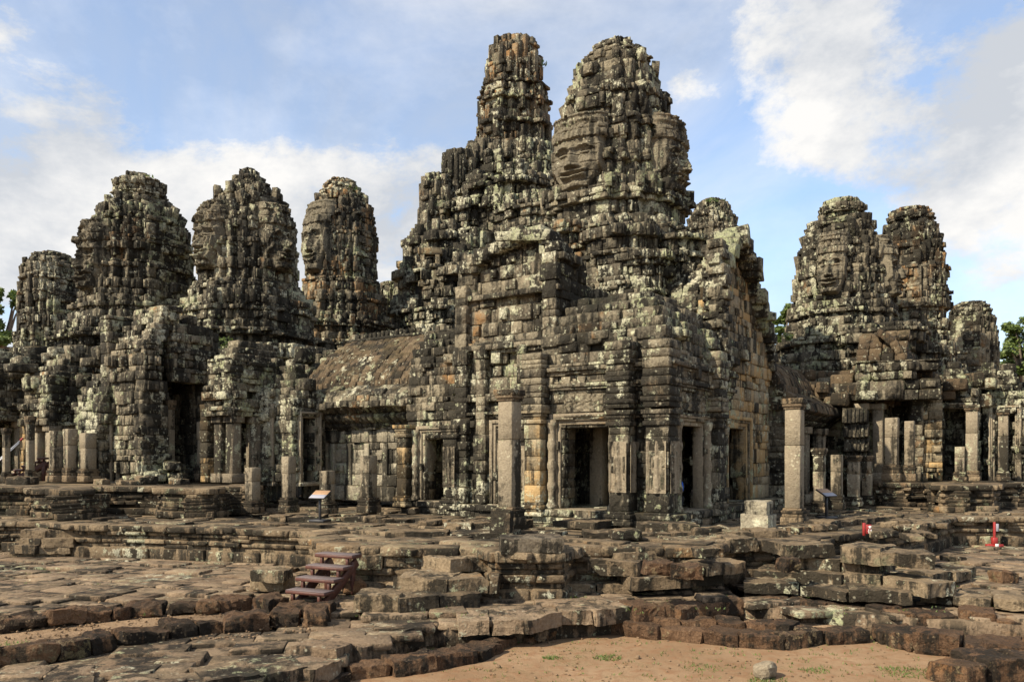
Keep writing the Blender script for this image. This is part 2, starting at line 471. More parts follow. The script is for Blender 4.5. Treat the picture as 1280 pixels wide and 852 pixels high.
def leaf_mat(name, a, b):
    s = NT(name)
    at = s.n('ShaderNodeAttribute'); at.attribute_name = 'tone'
    sp = s.n('ShaderNodeSeparateColor'); s.l(at.outputs['Color'], sp.inputs[0])
    s.l(s.mix(sp.outputs[0], a, b), s.p.inputs['Base Color']); s.p.inputs['Roughness'].default_value = .6
    tr = s.n('ShaderNodeBsdfTranslucent'); s.l(s.mix(sp.outputs[0], a, b), tr.inputs[0])
    mx = s.n('ShaderNodeMixShader'); mx.inputs[0].default_value = .3
    s.l(s.p.outputs[0], mx.inputs[1]); s.l(tr.outputs[0], mx.inputs[2]); s.l(mx.outputs[0], s.out.inputs[0])
    return s.m
M['leaf'] = leaf_mat('tree_leaves', (.045, .075, .014), (.15, .20, .045))
M['grass'] = leaf_mat('grass_blades', (.05, .09, .015), (.13, .19, .035))

# ------------------------------------------------------------------ masonry helpers
def offset_poly(poly, d):
    n = len(poly); out = []
    for i in range(n):
        p0, p1, p2 = poly[i - 1], poly[i], poly[(i + 1) % n]
        def nrm(a, b):
            x, y = b[0] - a[0], b[1] - a[1]; l = math.hypot(x, y) or 1
            return (y / l, -x / l)
        n1, n2 = nrm(p0, p1), nrm(p1, p2)
        k = 1 + n1[0] * n2[0] + n1[1] * n2[1]
        k = max(k, .3)
        out.append((p1[0] + d * (n1[0] + n2[0]) / k, p1[1] + d * (n1[1] + n2[1]) / k))
    return out
def rect(a0, b0, a1, b1):
    return [(a0, b0), (a1, b0), (a1, b1), (a0, b1)]
def redent(r, e1=.36, d1=.90, e2=.56, d2=.78):
    q = [(1, -e1), (1, e1), (d1, e1), (d1, e2), (d2, e2), (d2, d2), (e2, d2), (e2, d1), (e1, d1)]
    pts = []
    for k in range(4):
        c, s = (1, 0, -1, 0)[k], (0, 1, 0, -1)[k]
        for x, y in q: pts.append(((x * c - y * s) * r, (x * s + y * c) * r))
    return pts

def edge_blocks(mb, p, q, z0, h, w, dep, out=.04, miss=.02, extra=.0, skip=None, tone=None, oz=None):
    """one course of blocks along the edge p->q (outside on the right hand)"""
    r = mb.rng
    L = math.hypot(q[0] - p[0], q[1] - p[1])
    if L < .05: return
    d = ((q[0] - p[0]) / L, (q[1] - p[1]) / L); nin = (-d[1], d[0])
    yaw = math.atan2(d[1], d[0])
    n = max(1, int(round(L / w + r.uniform(-.3, .3))))
    cuts = [0] + sorted((i + r.uniform(-.28, .28)) / n * L for i in range(1, n)) + [L]
    for s0, s1 in zip(cuts, cuts[1:]):
        segs = [(s0, s1)]
        if skip:
            for (h0, h1) in skip:
                ns = []
                for a, b in segs:
                    if b <= h0 or a >= h1: ns.append((a, b))
                    else:
                        if a < h0 - .04: ns.append((a, h0))
                        if b > h1 + .04: ns.append((h1, b))
                segs = ns
        for a, b in segs:
            if r.random() < miss: continue
            o = r.gauss(0, out)
            m_ = (a + b) / 2
            ww = (b - a) * .988
            mb.box((p[0] + d[0] * m_ + nin[0] * (dep / 2 - o), p[1] + d[1] * m_ + nin[1] * (dep / 2 - o), z0 + h / 2 + (oz or 0)),
                   (ww, dep, h * .985), yaw, tone=tone)
            if r.random() < extra:      # carved boss standing proud of the block
                k = r.uniform(.35, .7)
                mb.box((p[0] + d[0] * m_ - nin[0] * (o + .03), p[1] + d[1] * m_ - nin[1] * (o + .03), z0 + h * .5), (ww * k, .14, h * r.uniform(.5, .9)), yaw, tone=tone)

def ring(mb, poly, z0, h, w=.4, dep=.45, out=.04, miss=.02, extra=0., tone=None):
    n = len(poly)
    for i in range(n): edge_blocks(mb, poly[i], poly[(i + 1) % n], z0, h, w, dep, out, miss, extra, tone=tone)

def stack(mb, poly, z0, z1, prof=None, ch=.32, w=.42, dep=.5, out=.04, miss=.02, extra=0., ragged=0., core=True, cap=True):
    """battered, moulded block mass on a rectilinear plan; prof(t)->offset"""
    r = mb.rng; z = z0
    while z < z1 - .08:
        thin = r.random() < .34
        h = min(ch * (r.uniform(.35, .55) if thin else r.uniform(.75, 1.25)), z1 - z)
        t = (z + h / 2 - z0) / (z1 - z0)
        d = (prof(t) if prof else 0) + (r.uniform(.03, .09) if thin else 0)
        pl = offset_poly(poly, d)
        ring(mb, pl, z, h, w * r.uniform(.65, 1.4), dep, out, miss + (ragged * max(0, t - .6) * 2.5), extra)
        z += h
    if core: mb.prism(offset_poly(poly, -.22), z0, z1 - .1, .2)

def mold(seed, amp=.10, n=3):
    r = random.Random(seed)
    def f(t):
        if t < .07: return amp * 1.6
        if t < .13: return amp * .9
        if t < .18: return amp * .2
        if t > .96: return amp * 1.3
        if t > .90: return amp * 1.9
        if t > .84: return amp * .9
        if t > .80: return amp * .3
        return 0
    return f
def lut(pairs):
    def f(x):
        if x <= pairs[0][0]: return pairs[0][1]
        for (a, b), (c, d) in zip(pairs, pairs[1:]):
            if x <= c: return b + (d - b) * (x - a) / (c - a) if c > a else d
        return pairs[-1][1]
    return f

def wall(mb, p, q, z0, z1, thick=.5, ch=.34, w=.55, holes=(), out=.02, miss=.01, top=None, offs=None, extra=0.):
    """straight wall of courses from p to q; holes (s0,s1,za,zb); top(s)->height; offs(z)->outward offset"""
    r = mb.rng; z = z0
    L = math.hypot(q[0] - p[0], q[1] - p[1])
    d = ((q[0] - p[0]) / L, (q[1] - p[1]) / L)
    while z < z1 - .05:
        h = min(ch * r.choice((r.uniform(.5, .7), r.uniform(.85, 1.15), r.uniform(1.0, 1.4))), z1 - z)
        wv = w * r.uniform(.7, 1.6)
        sk = [(s0, s1) for s0, s1, za, zb in holes if z + h * .5 > za and z + h * .5 < zb]
        if top:
            run = None; k = 0
            while k * .1 < L:
                bad = top(k * .1) < z + h * .6
                if bad and run is None: run = k * .1
                if not bad and run is not None: sk.append((run, k * .1)); run = None
                k += 1
            if run is not None: sk.append((run, L))
        o = offs(z + h / 2) if offs else 0
        n = (d[1], -d[0])
        pp = (p[0] + n[0] * o, p[1] + n[1] * o); qq = (q[0] + n[0] * o, q[1] + n[1] * o)
        edge_blocks(mb, pp, qq, z, h, wv, thick, out, miss, extra, sk)
        z += h

def roof(mb, p, q, prof, tile=.34, up=None, out=.025, tone=None, miss=.01):
    """tiled vault: prof list of (inward distance, z) from the eave to the ridge, swept from p to q"""
    r = mb.rng
    L = math.hypot(q[0] - p[0], q[1] - p[1])
    d = ((q[0] - p[0]) / L, (q[1] - p[1]) / L); nin = (-d[1], d[0]); yaw = math.atan2(d[1], d[0])
    fine = []
    for (x0, z0), (x1, z1) in zip(prof, prof[1:]):
        m_ = max(1, int(round(math.hypot(x1 - x0, z1 - z0) / .24)))
        for i in range(m_): fine.append((x0 + (x1 - x0) * i / m_, z0 + (z1 - z0) * i / m_))
    prof = fine + [prof[-1]]
    out *= .5
    for k, ((x0, z0), (x1, z1)) in enumerate(zip(prof, prof[1:])):
        l = math.hypot(x1 - x0, z1 - z0); tl = math.atan2(z1 - z0, x1 - x0)
        n = max(1, int(L / tile))
        ph = r.random()
        for i in range(n):
            s = (i + .5 + r.uniform(-.06, .06)) * L / n
            if r.random() < miss: continue
            o = r.gauss(0, out)
            cx, cz = (x0 + x1) / 2 + math.sin(tl) * (.12 - o), (z0 + z1) / 2 - math.cos(tl) * (.12 - o)
            mb.box((p[0] + d[0] * s + nin[0] * cx, p[1] + d[1] * s + nin[1] * cx, cz), (L / n * .96, l * 1.02, .26), yaw, tilt=tl + .17, tone=tone, jit=.025)

def door(parent, mb_seed, p, q, s0, s1, z0, z1, name='door_frame', mat='pillar', depth=.16, fr=None, w=.17, dep=.5):
    """stepped stone frame in the wall p->q around the opening s0..s1, z0..z1"""
    mb = MB(seed=mb_seed, bev=.06, jit=.008, frame=fr or (CX, CY, YAW))
    L = math.hypot(q[0] - p[0], q[1] - p[1])
    d = ((q[0] - p[0]) / L, (q[1] - p[1]) / L); nin = (-d[1], d[0]); yaw = math.atan2(d[1], d[0])
    def b(sa, sb, za, zb, inn, dep, tone=None):
        m_ = (sa + sb) / 2
        c = inn + dep / 2
        mb.box((p[0] + d[0] * m_ + nin[0] * c, p[1] + d[1] * m_ + nin[1] * c, (za + zb) / 2), (sb - sa, dep, zb - za), yaw, tone=tone)
    t = mb.rng.uniform(.4, .8)
    for k, (o, inn) in enumerate(((0, -.02), (w * .55, -.07), (w, -.12))):
        ww = w * .55
        b(s0 - o - ww, s0 - o, z0, z1 + o + ww, inn, dep + k * .004, t)
        b(s1 + o, s1 + o + ww, z0, z1 + o + ww, inn + .003, dep + k * .004, t)
        b(s0 - o, s1 + o, z1 + o, z1 + o + ww, inn + .001, dep, t * .9)
    b(s0 - w * 1.7, s1 + w * 1.7, z0 - .12, z0, -.16, .72, t * .8)
    return mb.build(name, M[mat], parent)

def heightfield(name, mat, parent, origin, tang, outw, wid, hei, fn, nu, nv, dscale, tone=.5):
    """relief grid: fn(u,v) u in -1..1, v in 0..1 -> depth (None cuts the cell)"""
    V, Fc, idx = [], [], {}
    for j in range(nv + 1):
        for i in range(nu + 1):
            u, v = -1 + 2 * i / nu, j / nv
            h = fn(u, v)
            if h is None: continue
            idx[(i, j)] = len(V)
            V.append((origin[0] + tang[0] * u * wid / 2 + outw[0] * h * dscale, origin[1] + tang[1] * u * wid / 2 + outw[1] * h * dscale, origin[2] + v * hei))
    for j in range(nv):
        for i in range(nu):
            k = [(i, j), (i + 1, j), (i + 1, j + 1), (i, j + 1)]
            if all(x in idx for x in k): Fc.append([idx[x] for x in k])
    me = bpy.data.meshes.new(name); me.from_pydata(V, [], Fc); me.update()
    # outward orientation
    if Fc:
        nrm = me.polygons[len(Fc) // 2].normal
        if nrm.x * outw[0] + nrm.y * outw[1] < 0: me.flip_normals()
    me.polygons.foreach_set('use_smooth', [True] * len(me.polygons))
    at = me.attributes.new('tone', 'FLOAT_COLOR', 'POINT')
    at.data.foreach_set('color', np.tile([tone, .3, .5, 1.0], (len(V), 1)).ravel().astype(np.float32))
    return link(name, me, M[mat], parent)

def g2(x, y, sx, sy): return math.exp(-(x / sx) ** 2 - (y / sy) ** 2)
def sst(a, b, x):
    t = min(1, max(0, (x - a) / (b - a))); return t * t * (3 - 2 * t)
def face_fn(seed, erode=0.0):
    r = random.Random(seed); ox = r.uniform(0, 50)
    def f(u, v):
        a = abs(u)
        h = .62 * math.sqrt(max(0, 1 - (a / 1.02) ** 2.4)) - .15
        # jaw narrows towards the chin
        jw = .50 + .34 * sst(0, .34, v)
        h -= .42 * sst(jw - .06, jw + .10, a) * (1 - sst(.62, .72, v))
        h -= .30 * (1 - sst(0, .045, v))
        h += .12 * g2(u, v - .07, .24, .055)
        vv = v - .022 * (u / .45) ** 2
        lw = 1 - sst(.40, .50, a)
        up = .228 + .012 * math.cos(u * 7)
        h += lw * (.19 * math.exp(-((vv - .160) / .026) ** 2) + .17 * math.exp(-((vv - up) / .022) ** 2) - .14 * math.exp(-((vv - .196) / .009) ** 2))
        h -= .06 * g2(a - .52, v - .205, .06, .05)
        # nose
        if .26 < v < .60:
            t = min(1, max(0, (v - .285) / .27))
            nw = .25 - .15 * t ** .7
            nh = (.36 - .26 * t) * sst(.262, .295, v)
            h += nh * math.exp(-(u / nw) ** 2 * 1.6)
            h += .13 * g2(a - .19, v - .30, .07, .028)
        # eyes
        h -= .17 * g2(a - .40, v - .485, .24, .06)
        h += .17 * g2(a - .41, v - .468, .19, .034)
        h -= .10 * math.exp(-((a - .41) / .19) ** 2 - ((v - .452 - .012 * ((a - .41) / .19) ** 2) / .007) ** 2)
        h -= .06 * math.exp(-((a - .41) / .20) ** 2 - ((v - .510 + .02 * ((a - .41) / .19) ** 2) / .008) ** 2)
        bv = .572 - .05 * ((a - .36) / .36) ** 2
        h += .10 * math.exp(-((v - bv) / .02) ** 2) * (1 - sst(.66, .78, a))
        h += .09 * g2(a - .50, v - .34, .22, .10)
        # ears with long lobes
        er = math.exp(-((a - .87) / .055) ** 2) * sst(.10, .16, v) * (1 - sst(.56, .62, v))
        h += .36 * er
        # diadem
        dd = sst(.66, .68, v) * (1 - sst(.77, .79, v))
        h += dd * (.09 + .03 * math.sin(u * 34))
        if v > .79:
            h += .02 + .05 * sst(-.3, .3, math.sin((v - .79) * 70)) + .05 * math.floor(2 * mnoise.noise(Vector((u * 5, math.floor(v * 14) * 3.1, seed))))
        # masonry joints
        row = v * 9.0; fr = row - math.floor(row)
        h -= .045 * math.exp(-(min(fr, 1 - fr) / .045) ** 2)
        cx = (u + .37 * (int(row) % 3) + .1 * int(row)) * 1.9; fc = cx - math.floor(cx)
        h -= .03 * math.exp(-(min(fc, 1 - fc) / .03) ** 2)
        h += (.03 + erode * 1.2) * (random.Random(int(row) * 131 + int(math.floor(cx)) * 17 + seed).random() - .5)
        p = Vector((u * 2 + ox, v * 3, seed * .7))
        h += (.05 + erode) * mnoise.noise(p * 2.0) + (.02 + erode) * mnoise.noise(p * 4.0) + .02 * mnoise.noise(p * 6.5) + .012 * mnoise.noise(p * 15)
        return h
    return f

# ------------------------------------------------------------------ towers
def face_tower(name, label, cx, yd, prof, body, seed, faces=((0, -1), (1, 0)), face_y=None, fscale=1.0, w=.36, ch=.36, group='carved face towers', ochre_mat='tower', skip_face=False, e1=.40, shift=0.0, erode=.04):
    """cx photo column, yd depth; prof/body lists of (photo row, half width px) from the top downwards"""
    a0, b0 = abp(cx, yd)
    loc = P(cx, yd, Z(body[-1][0], yd))
    t = thing(name, loc, label, 'tower', group)
    k = yd / F
    def conv(lst): return sorted((Z(e[0], yd), e[1] * k / 1.14) for e in lst)
    def run(lst, mb, jag, extra, miss, e1=.40, ch=ch, sc=1.0):
        pr = [(z_, r_ * sc) for z_, r_ in conv(lst)]; f = lut(pr); z = pr[0][0]; zt = pr[-1][0]; i = 0
        g = mb.rng
        d1, e2, d2 = .87, .58, .72
        tier = 0; nt = 5
        while z < zt - .05:
            i += 1; tier += 1
            thin = i % 4 in (0, 3)
            h = ch * (g.uniform(.32, .5) if thin else g.uniform(.8, 1.25))
            h = min(h, zt - z)
            rr = f(z + h / 2)
            rr = max(.18, rr * (1 + (g.uniform(.02, .055) if thin else g.uniform(-.045, .01)) * jag))
            rr *= 1 + .075 * jag * (.5 - tier / nt)
            if tier >= nt:
                tier = 0; nt = g.randint(4, 6)
                for (x, y) in redent(rr * .97, e1, d1, e2, d2):
                    if g.random() < .8 and (z + h + .5 < zt or not lst[0][0] < lst[1][0] or lst[0][1] > 30):
                        q_ = g.uniform(.7, 1.3) * min(1, .35 + rr * .4)
                        mb.box((x + a0, y + b0, z + h + .17 * q_), (.26, .22, .42 * q_), math.atan2(y, x), roll=g.uniform(-.18, .05))
            if i % 6 == 0: e1 = e1 * 0 + g.choice((.34, .40, .45)); d1 = g.uniform(.82, .9); d2 = g.uniform(.66, .76)
            ww = w * (g.uniform(.6, .95) if thin else g.uniform(.75, 1.45))
            pl = [(x + a0, y + b0) for x, y in redent(rr, e1, d1, e2, d2)]
            ring(mb, pl, z, h, ww, min(.55, rr * .8), .05 * jag, miss, extra * (.5 if thin else 1.2))
            mb.prism([(x + a0, y + b0) for x, y in redent(max(.1, rr - .16), e1, d1, e2, d2)], z, z + h, .2)
            z += h
    lo = min(z for z, r in conv(body))
    mb = MB(seed=seed, bev=.065, jit=.05)
    run(body, mb, 1.1, .30, .035)
    mb.build('tower_base', M[ochre_mat], t)
    # split prof into shaft and crown
    ncr = next((i for i, e in enumerate(prof) if len(e) > 2), 3)
    crown = [e[:2] for e in prof[:ncr + 1]]; shaft = [e[:2] for e in prof[ncr:]]
    mb = MB(seed=seed + 1, bev=.065, jit=.05)
    run(shaft, mb, 1.2, .34, .035)
    pr_ = conv(shaft); fs_ = lut(pr_)
    for k4 in range(4):
        c4, s4 = (1, 0, -1, 0)[k4], (0, 1, 0, -1)[k4]
        for ux, uy in ((.87, .50), (.87, -.50), (.72, .66), (.72, -.66), (.985, .36), (.985, -.36)):
            ux -= .05; uy *= .95
            z = pr_[0][0] + mb.rng.uniform(0, .2); tn = mb.rng.random(); st_w = mb.rng.uniform(.24, .36)
            if ux > .90 and not skip_face and (c4, s4) in faces: continue
            while z < pr_[-1][0] - .2:
                h = mb.rng.uniform(.45, 1.0) * min(1, yd / 30)
                h = min(h, pr_[-1][0] - z)
                rr_ = fs_(z + h / 2); px_, py_ = ux * rr_, uy * rr_
                dr = (fs_(z + h) - fs_(z)) / max(h, .05)
                if mb.rng.random() < .86:
                    mb.box((a0 + px_ * c4 - py_ * s4, b0 + px_ * s4 + py_ * c4, z + h / 2), (.30, st_w, h * .97), math.atan2(s4, c4), roll=math.atan(max(-.7, min(.4, dr))) * .9, tone=min(1, max(0, tn + mb.rng.gauss(0, .15))))
                z += h
    mb.build('tower_shaft', M[ochre_mat], t)
    mb = MB(seed=seed + 2, bev=.12, jit=.09)
    run(crown, mb, 1.3, .3, .05, .5, ch * .62, .9)
    # leaning petals round the crown tiers
    pr = conv(crown); f = lut(pr)
    for kk in range(3):
        zz = pr[0][0] + (pr[-1][0] - pr[0][0]) * (.05 + .3 * kk)
        rr = f(zz) * .92
        n = max(8, int(rr * 12))
        for i in range(n):
            an = 2 * math.pi * (i + mb.rng.uniform(-.3, .3)) / n
            mb.box((a0 + math.cos(an) * rr * .98, b0 + math.sin(an) * rr * .98, zz), (.26, .2, mb.rng.uniform(.16, .30)), an + math.pi / 2, tilt=mb.rng.uniform(.1, .5))
    mb.build('lotus_crown', M[ochre_mat], t)
    if not skip_face:
        fy0, fy1 = face_y            # photo rows of headdress top and chin
        z0, z1 = Z(fy1, yd), Z(fy0, yd)
        fr = lut(conv(prof))
        r = max(fr(z0 + .2), fr(z0 + (z1 - z0) * .4)) 
        for n, (da, db) in enumerate(faces):
            tang = (-db, da); wid = r * 1.10 * fscale
            c, s = cs, sn
            sh = shift if n == 0 else 0.0
            o = W(a0 + da * r * .99 + tang[0] * sh, b0 + db * r * .99 + tang[1] * sh, z0)
            tg = (tang[0] * c - tang[1] * s, tang[0] * s + tang[1] * c)
            ow = (da * c - db * s, da * s + db * c)
            ff = face_fn(seed * 7 + n, erode)
            heightfield('carved_face', 'tower_face' if erode > .05 else 'face', t, o, tg, ow, wid, z1 - z0, lambda u, v, ff=ff: ff(u * (1 + .25 * (1 - fr(z0 + v * (z1 - z0)) / r)), v) + min(.1, fr(z0 + v * (z1 - z0)) - r) / (r * .5), 84, 140, r * .50, .35 + .3 * random.Random(seed + n).random())
            # pillar-like hair strips that frame the face
    return t

face_tower('face_tower', 'tall face tower above the corner pavilion with two clear smiling faces, highest in front', 770, 26,
    [(54, 7), (59, 20), (64, 33), (74, 42), (84, 48), (94, 47), (97, 54, 1), (122, 60), (127, 56), (131, 68), (158, 73), (163, 68), (170, 79), (215, 82), (258, 80)],
    [(256, 84), (262, 98), (276, 94), (282, 90), (300, 94), (306, 110), (330, 112), (350, 128), (440, 134)], 11, face_y=(170, 259), w=.38, ch=.40, shift=-.30, fscale=.94, erode=0)
face_tower('face_tower', 'bulbous lichen grey tower of the left group with a green shrub on its flat top', 175, 33,
    [(218, 8), (226, 18), (230, 34), (246, 36), (249, 30), (262, 38, 1), (270, 55), (290, 58), (298, 63), (320, 66), (372, 69)],
    [(372, 70), (376, 78), (386, 72), (402, 80), (410, 94), (440, 104), (520, 112)], 23, faces=((0, -1),), face_y=(290, 374), fscale=.72, erode=.10)
face_tower('face_tower', 'wide rounded tower with knobbly crown between the flat topped tower and the slim tower', 311, 32,
    [(212, 9), (222, 14), (228, 26), (238, 30), (243, 38), (250, 40, 1), (262, 50), (280, 58), (310, 63), (346, 66)],
    [(346, 64), (350, 70), (356, 66), (366, 70), (380, 80), (400, 90), (440, 84), (520, 95)], 37, face_y=(266, 347), fscale=.72, erode=.11)
face_tower('face_tower', 'slim egg shaped tower with orange stained face above the gallery roof', 427, 40,
    [(226, 16), (231, 18), (236, 27), (248, 33), (256, 35, 1), (268, 40), (290, 46), (318, 47), (348, 47)],
    [(346, 47), (352, 52), (362, 50), (374, 56), (392, 66), (430, 78), (480, 84)], 41, faces=((0, -1),), ochre_mat='tower_ochre', face_y=(262, 349), w=.40)
face_tower('face_tower', 'dark broken tower at the far left beside the green tree', 66, 44,
    [(316, 8), (320, 25), (328, 28), (333, 34, 1), (352, 37), (380, 40), (418, 39)],
    [(418, 40), (424, 46), (440, 46), (452, 54), (500, 60), (540, 60)], 53, skip_face=True, face_y=(336, 419), w=.42)
face_tower('face_tower', 'tower right of the corner pavilion with its face towards the camera and broad crown', 1052, 33,
    [(251, 10), (254, 24), (258, 31), (270, 31), (275, 25), (284, 38, 1), (298, 46), (312, 51), (330, 56), (350, 60), (376, 62)],
    [(376, 62), (380, 68), (402, 66), (408, 72), (416, 78), (440, 86), (520, 98)], 61, face_y=(304, 378), fscale=.66, erode=.02)
face_tower('face_tower', 'pinkish tower with flat lotus cap partly hidden behind the right hand face tower', 1138, 37,
    [(263, 22), (267, 30), (276, 31), (282, 26), (290, 32, 1), (312, 38), (340, 44), (372, 46), (390, 45)],
    [(390, 42), (396, 40), (410, 44), (430, 52), (520, 66)], 67, skip_face=True, ochre_mat='tower_ochre', face_y=(300, 388), w=.40)
face_tower('face_tower', 'low ruined tower at the right end of the temple in front of the trees', 1213, 42,
    [(378, 12), (382, 22), (392, 28), (397, 27, 1), (412, 30), (430, 33), (460, 34)],
    [(460, 33), (468, 36), (500, 38), (540, 40)], 71, skip_face=True, face_y=(402, 461), w=.42)
face_tower('face_tower', 'small distant tower rising behind the right wing of the corner pavilion', 890, 52,
    [(250, 12), (254, 18), (258, 24), (270, 28, 1), (284, 33), (310, 36), (340, 38)],
    [(340, 36), (346, 40), (420, 46)], 79, face_y=(275, 338), w=.5, ch=.5, skip_face=True)
face_tower('face_tower', 'little stump of a tower showing between the slim tower and the central mass', 487, 46,
    [(352, 8), (356, 12), (362, 13, 1), (372, 13), (384, 14)],
    [(384, 14), (390, 18), (430, 26)], 83, face_y=(362, 384), skip_face=True, w=.4)

def central_tower():
    yd = 50
    t = thing('central_tower', P(620, yd, Z(440, yd)), 'great central sanctuary tower of clustered turrets, tallest and farthest behind', 'tower')
    spec = [ # px, depth, half width, profile rows
        ('central_spire', 642, 50, [(53, 10), (57, 20), (64, 30), (80, 34), (85, 36), (112, 38), (118, 44), (140, 47), (146, 44), (172, 50), (180, 46), (200, 56), (300, 70), (440, 90)]),
        ('turret', 606, 47, [(180, 10), (184, 20), (200, 23), (230, 25), (240, 27), (270, 26), (300, 29), (420, 34)]),
        ('turret', 575, 46, [(192, 10), (196, 20), (210, 22), (236, 22), (244, 25), (300, 26), (420, 32)]),
        ('turret', 545, 45, [(222, 10), (226, 16), (250, 20), (290, 22), (330, 26), (420, 30)]),
        ('turret', 664, 46, [(178, 14), (186, 22), (220, 28), (260, 30), (300, 34), (420, 40)]),
        ('turret', 592, 43, [(290, 20), (300, 26), (330, 30), (420, 36)]),
        ('turret', 552, 42, [(318, 20), (326, 28), (350, 34), (420, 42)]),
        ('turret', 515, 44, [(308, 5), (316, 8), (350, 12), (366, 20), (420, 26)]),
    ]
    for n, (nm, px, y, pr) in enumerate(spec):
        a0, b0 = abp(px, y); k = y / F
        lst = sorted((Z(r_, y), h * k / 1.07) for r_, h in pr); f = lut(lst)
        mb = MB(seed=200 + n, bev=.07, jit=.06)
        z = lst[0][0]; i = 0
        while z < lst[-1][0] - .05:
            h = (.2 if i % 3 == 0 else .55) * mb.rng.uniform(.7, 1.2); i += 1
            rr = f(z + h / 2) * (1 + (.0, .09, -.03)[i % 3] + mb.rng.gauss(0, .02))
            pl = [(x + a0, y_ + b0) for x, y_ in redent(rr, .30, .80, .52, .64)]
            ring(mb, pl, z, h, .62 * mb.rng.uniform(.6, 1.4), min(.6, rr * .8), .10, .05, .22)
            mb.prism([(x + a0, y_ + b0) for x, y_ in redent(max(.1, rr - .2), .30, .80, .52, .64)], z, z + h, .2)
            z += h
        for k4 in range(4):
            c4, s4 = (1, 0, -1, 0)[k4], (0, 1, 0, -1)[k4]
            for ux, uy in ((.82, .42), (.82, -.42), (.66, .58), (.66, -.58), (.99, .16), (.99, -.16)):
                z = lst[0][0]
                while z < lst[-1][0] - .3:
                    h = min(mb.rng.uniform(.7, 1.7), lst[-1][0] - z); rr_ = f(z + h / 2); px_, py_ = ux * rr_, uy * rr_
                    if mb.rng.random() < .5: mb.box((a0 + px_ * c4 - py_ * s4, b0 + px_ * s4 + py_ * c4, z + h / 2), (.4, mb.rng.uniform(.28, .42), h * .96), math.atan2(s4, c4), roll=mb.rng.gauss(0, .02))
                    z += h
        mb.build(nm, M['tower_ochre' if n == 0 else 'tower'], t)
    mb = MB(seed=260, bev=.07, jit=.06)
    for (px, y, hw, pt_) in ((600, 46, 62, 262), (560, 44.5, 48, 300), (640, 45, 60, 232), (590, 42, 78, 345), (535, 43, 34, 340), (668, 43, 44, 262), (625, 47.5, 52, 205), (520, 42, 30, 386), (560, 41, 60, 392)):
        a0, b0 = abp(px, y)
        stack(mb, [(x + a0, y_ + b0) for x, y_ in redent(hw * y / F / 1.2)], Z(450, y), Z(pt_, y), mold(px, .22), .46, .5, .6, .09, .05, .3, .3)
        for (x, y_) in redent(hw * y / F / 1.25):
            if mb.rng.random() < .7: mb.box((x + a0, y_ + b0, Z(pt_, y) + .2), (.4, .35, mb.rng.uniform(.3, .9)), mb.rng.gauss(0, .1))
    mb.build('terraced_body', M['tower'], t)
    # standing stone window beside it and the open frame against the sky
    for (px0, px1, py0, py1, y) in ((526, 550, 318, 352, 40.5), (499, 517, 334, 372, 44)):
        mb = MB(frame=(0, 0, 0), seed=px0, bev=.08, jit=.02)
        zz0, zz1 = Z(py1, y), Z(py0, y); x0, x1 = P(px0, y).x, P(px1, y).x
        tk = (x1 - x0) * .22
        mb.box((x0 + tk / 2, y, (zz0 + zz1) / 2), (tk, .5, zz1 - zz0)); mb.box((x1 - tk / 2, y, (zz0 + zz1) / 2), (tk, .5, zz1 - zz0))
        mb.box(((x0 + x1) / 2, y, zz1 + .12), (x1 - x0 + .25, .55, .34)); mb.box(((x0 + x1) / 2, y, zz0 - .15), (x1 - x0 + .2, .6, .3))
        mb.build('window_frame', M['warm'], t)
    return t
central_tower()

# ------------------------------------------------------------------ reliefs and piers
def devata_fn(u, v):
    a = abs(u)
    if v < .06: w_ = .30
    elif v < .52: w_ = .40 - .16 * (v - .06) / .46
    elif v < .72: w_ = .22 + .16 * (v - .52) / .2
    elif v < .76: w_ = .12
    elif v < .88: w_ = .15
    else: w_ = .17 * max(0.02, (1 - (v - .88) / .12))
    h = .55 * math.sqrt(max(0, 1 - (a / w_) ** 2)) if a < w_ else 0
    arm = math.exp(-((a - (.44 - .1 * max(0, v - .5))) / .06) ** 2) * sst(.36, .42, v) * (1 - sst(.66, .72, v))
    h += .35 * arm
    if v < .52: h += .05 * math.sin(u * 40)
    niche = max((a - .8) * 5, (math.hypot(a, max(0, v - .82) * 3.0) - .8) * 5)
    h += .35 * sst(0, .5, niche)
    return h
def devata(parent, a, b, z, wid, hei, dirn, tone=.6):
    da, db = dirn; tang = (-db, da)
    tg = (tang[0] * cs - tang[1] * sn, tang[0] * sn + tang[1] * cs); ow = (da * cs - db * sn, da * sn + db * cs)
    return heightfield('devata_figure', 'pillar', parent, W(a, b, z), tg, ow, wid, hei, devata_fn, 26, 54, .13, tone)

def pier(parent, a, b, wa, wb, z0, z1, seed, figs=(), mat='wall'):
    mb = MB(seed=seed, bev=.05, jit=.015)
    r = mb.rng; z = z0
    segs = [(.10, .16), (.07, .10), (.09, .15), (.06, .06)]
    for h, o in segs:
        mb.box((a, b, z + h / 2), (wa + o, wb + o, h * .98)); z += h
    tops = [(.10, .16), (.08, .09), (.07, .04), (.10, .10)]
    zt = z1 - sum(h for h, o in tops)
    while z < zt - .02:
        h = min(r.uniform(.3, .5), zt - z); mb.box((a + r.gauss(0, .006), b + r.gauss(0, .006), z + h / 2), (wa, wb, h * .992)); z += h
    for h, o in tops[::-1]:
        mb.box((a, b, z + h / 2), (wa + o, wb + o, h * .98)); z += h
    p = mb.build('pier', M[mat], parent)
    for (dx, dz, hh) in figs:
        if dx == 'l': devata(p, a, b - wb / 2 - .003, z0 + dz, wa * .88, hh, (0, -1))
        else: devata(p, a + wa / 2 + .003, b, z0 + dz, wb * .88, hh, (1, 0))
    return p

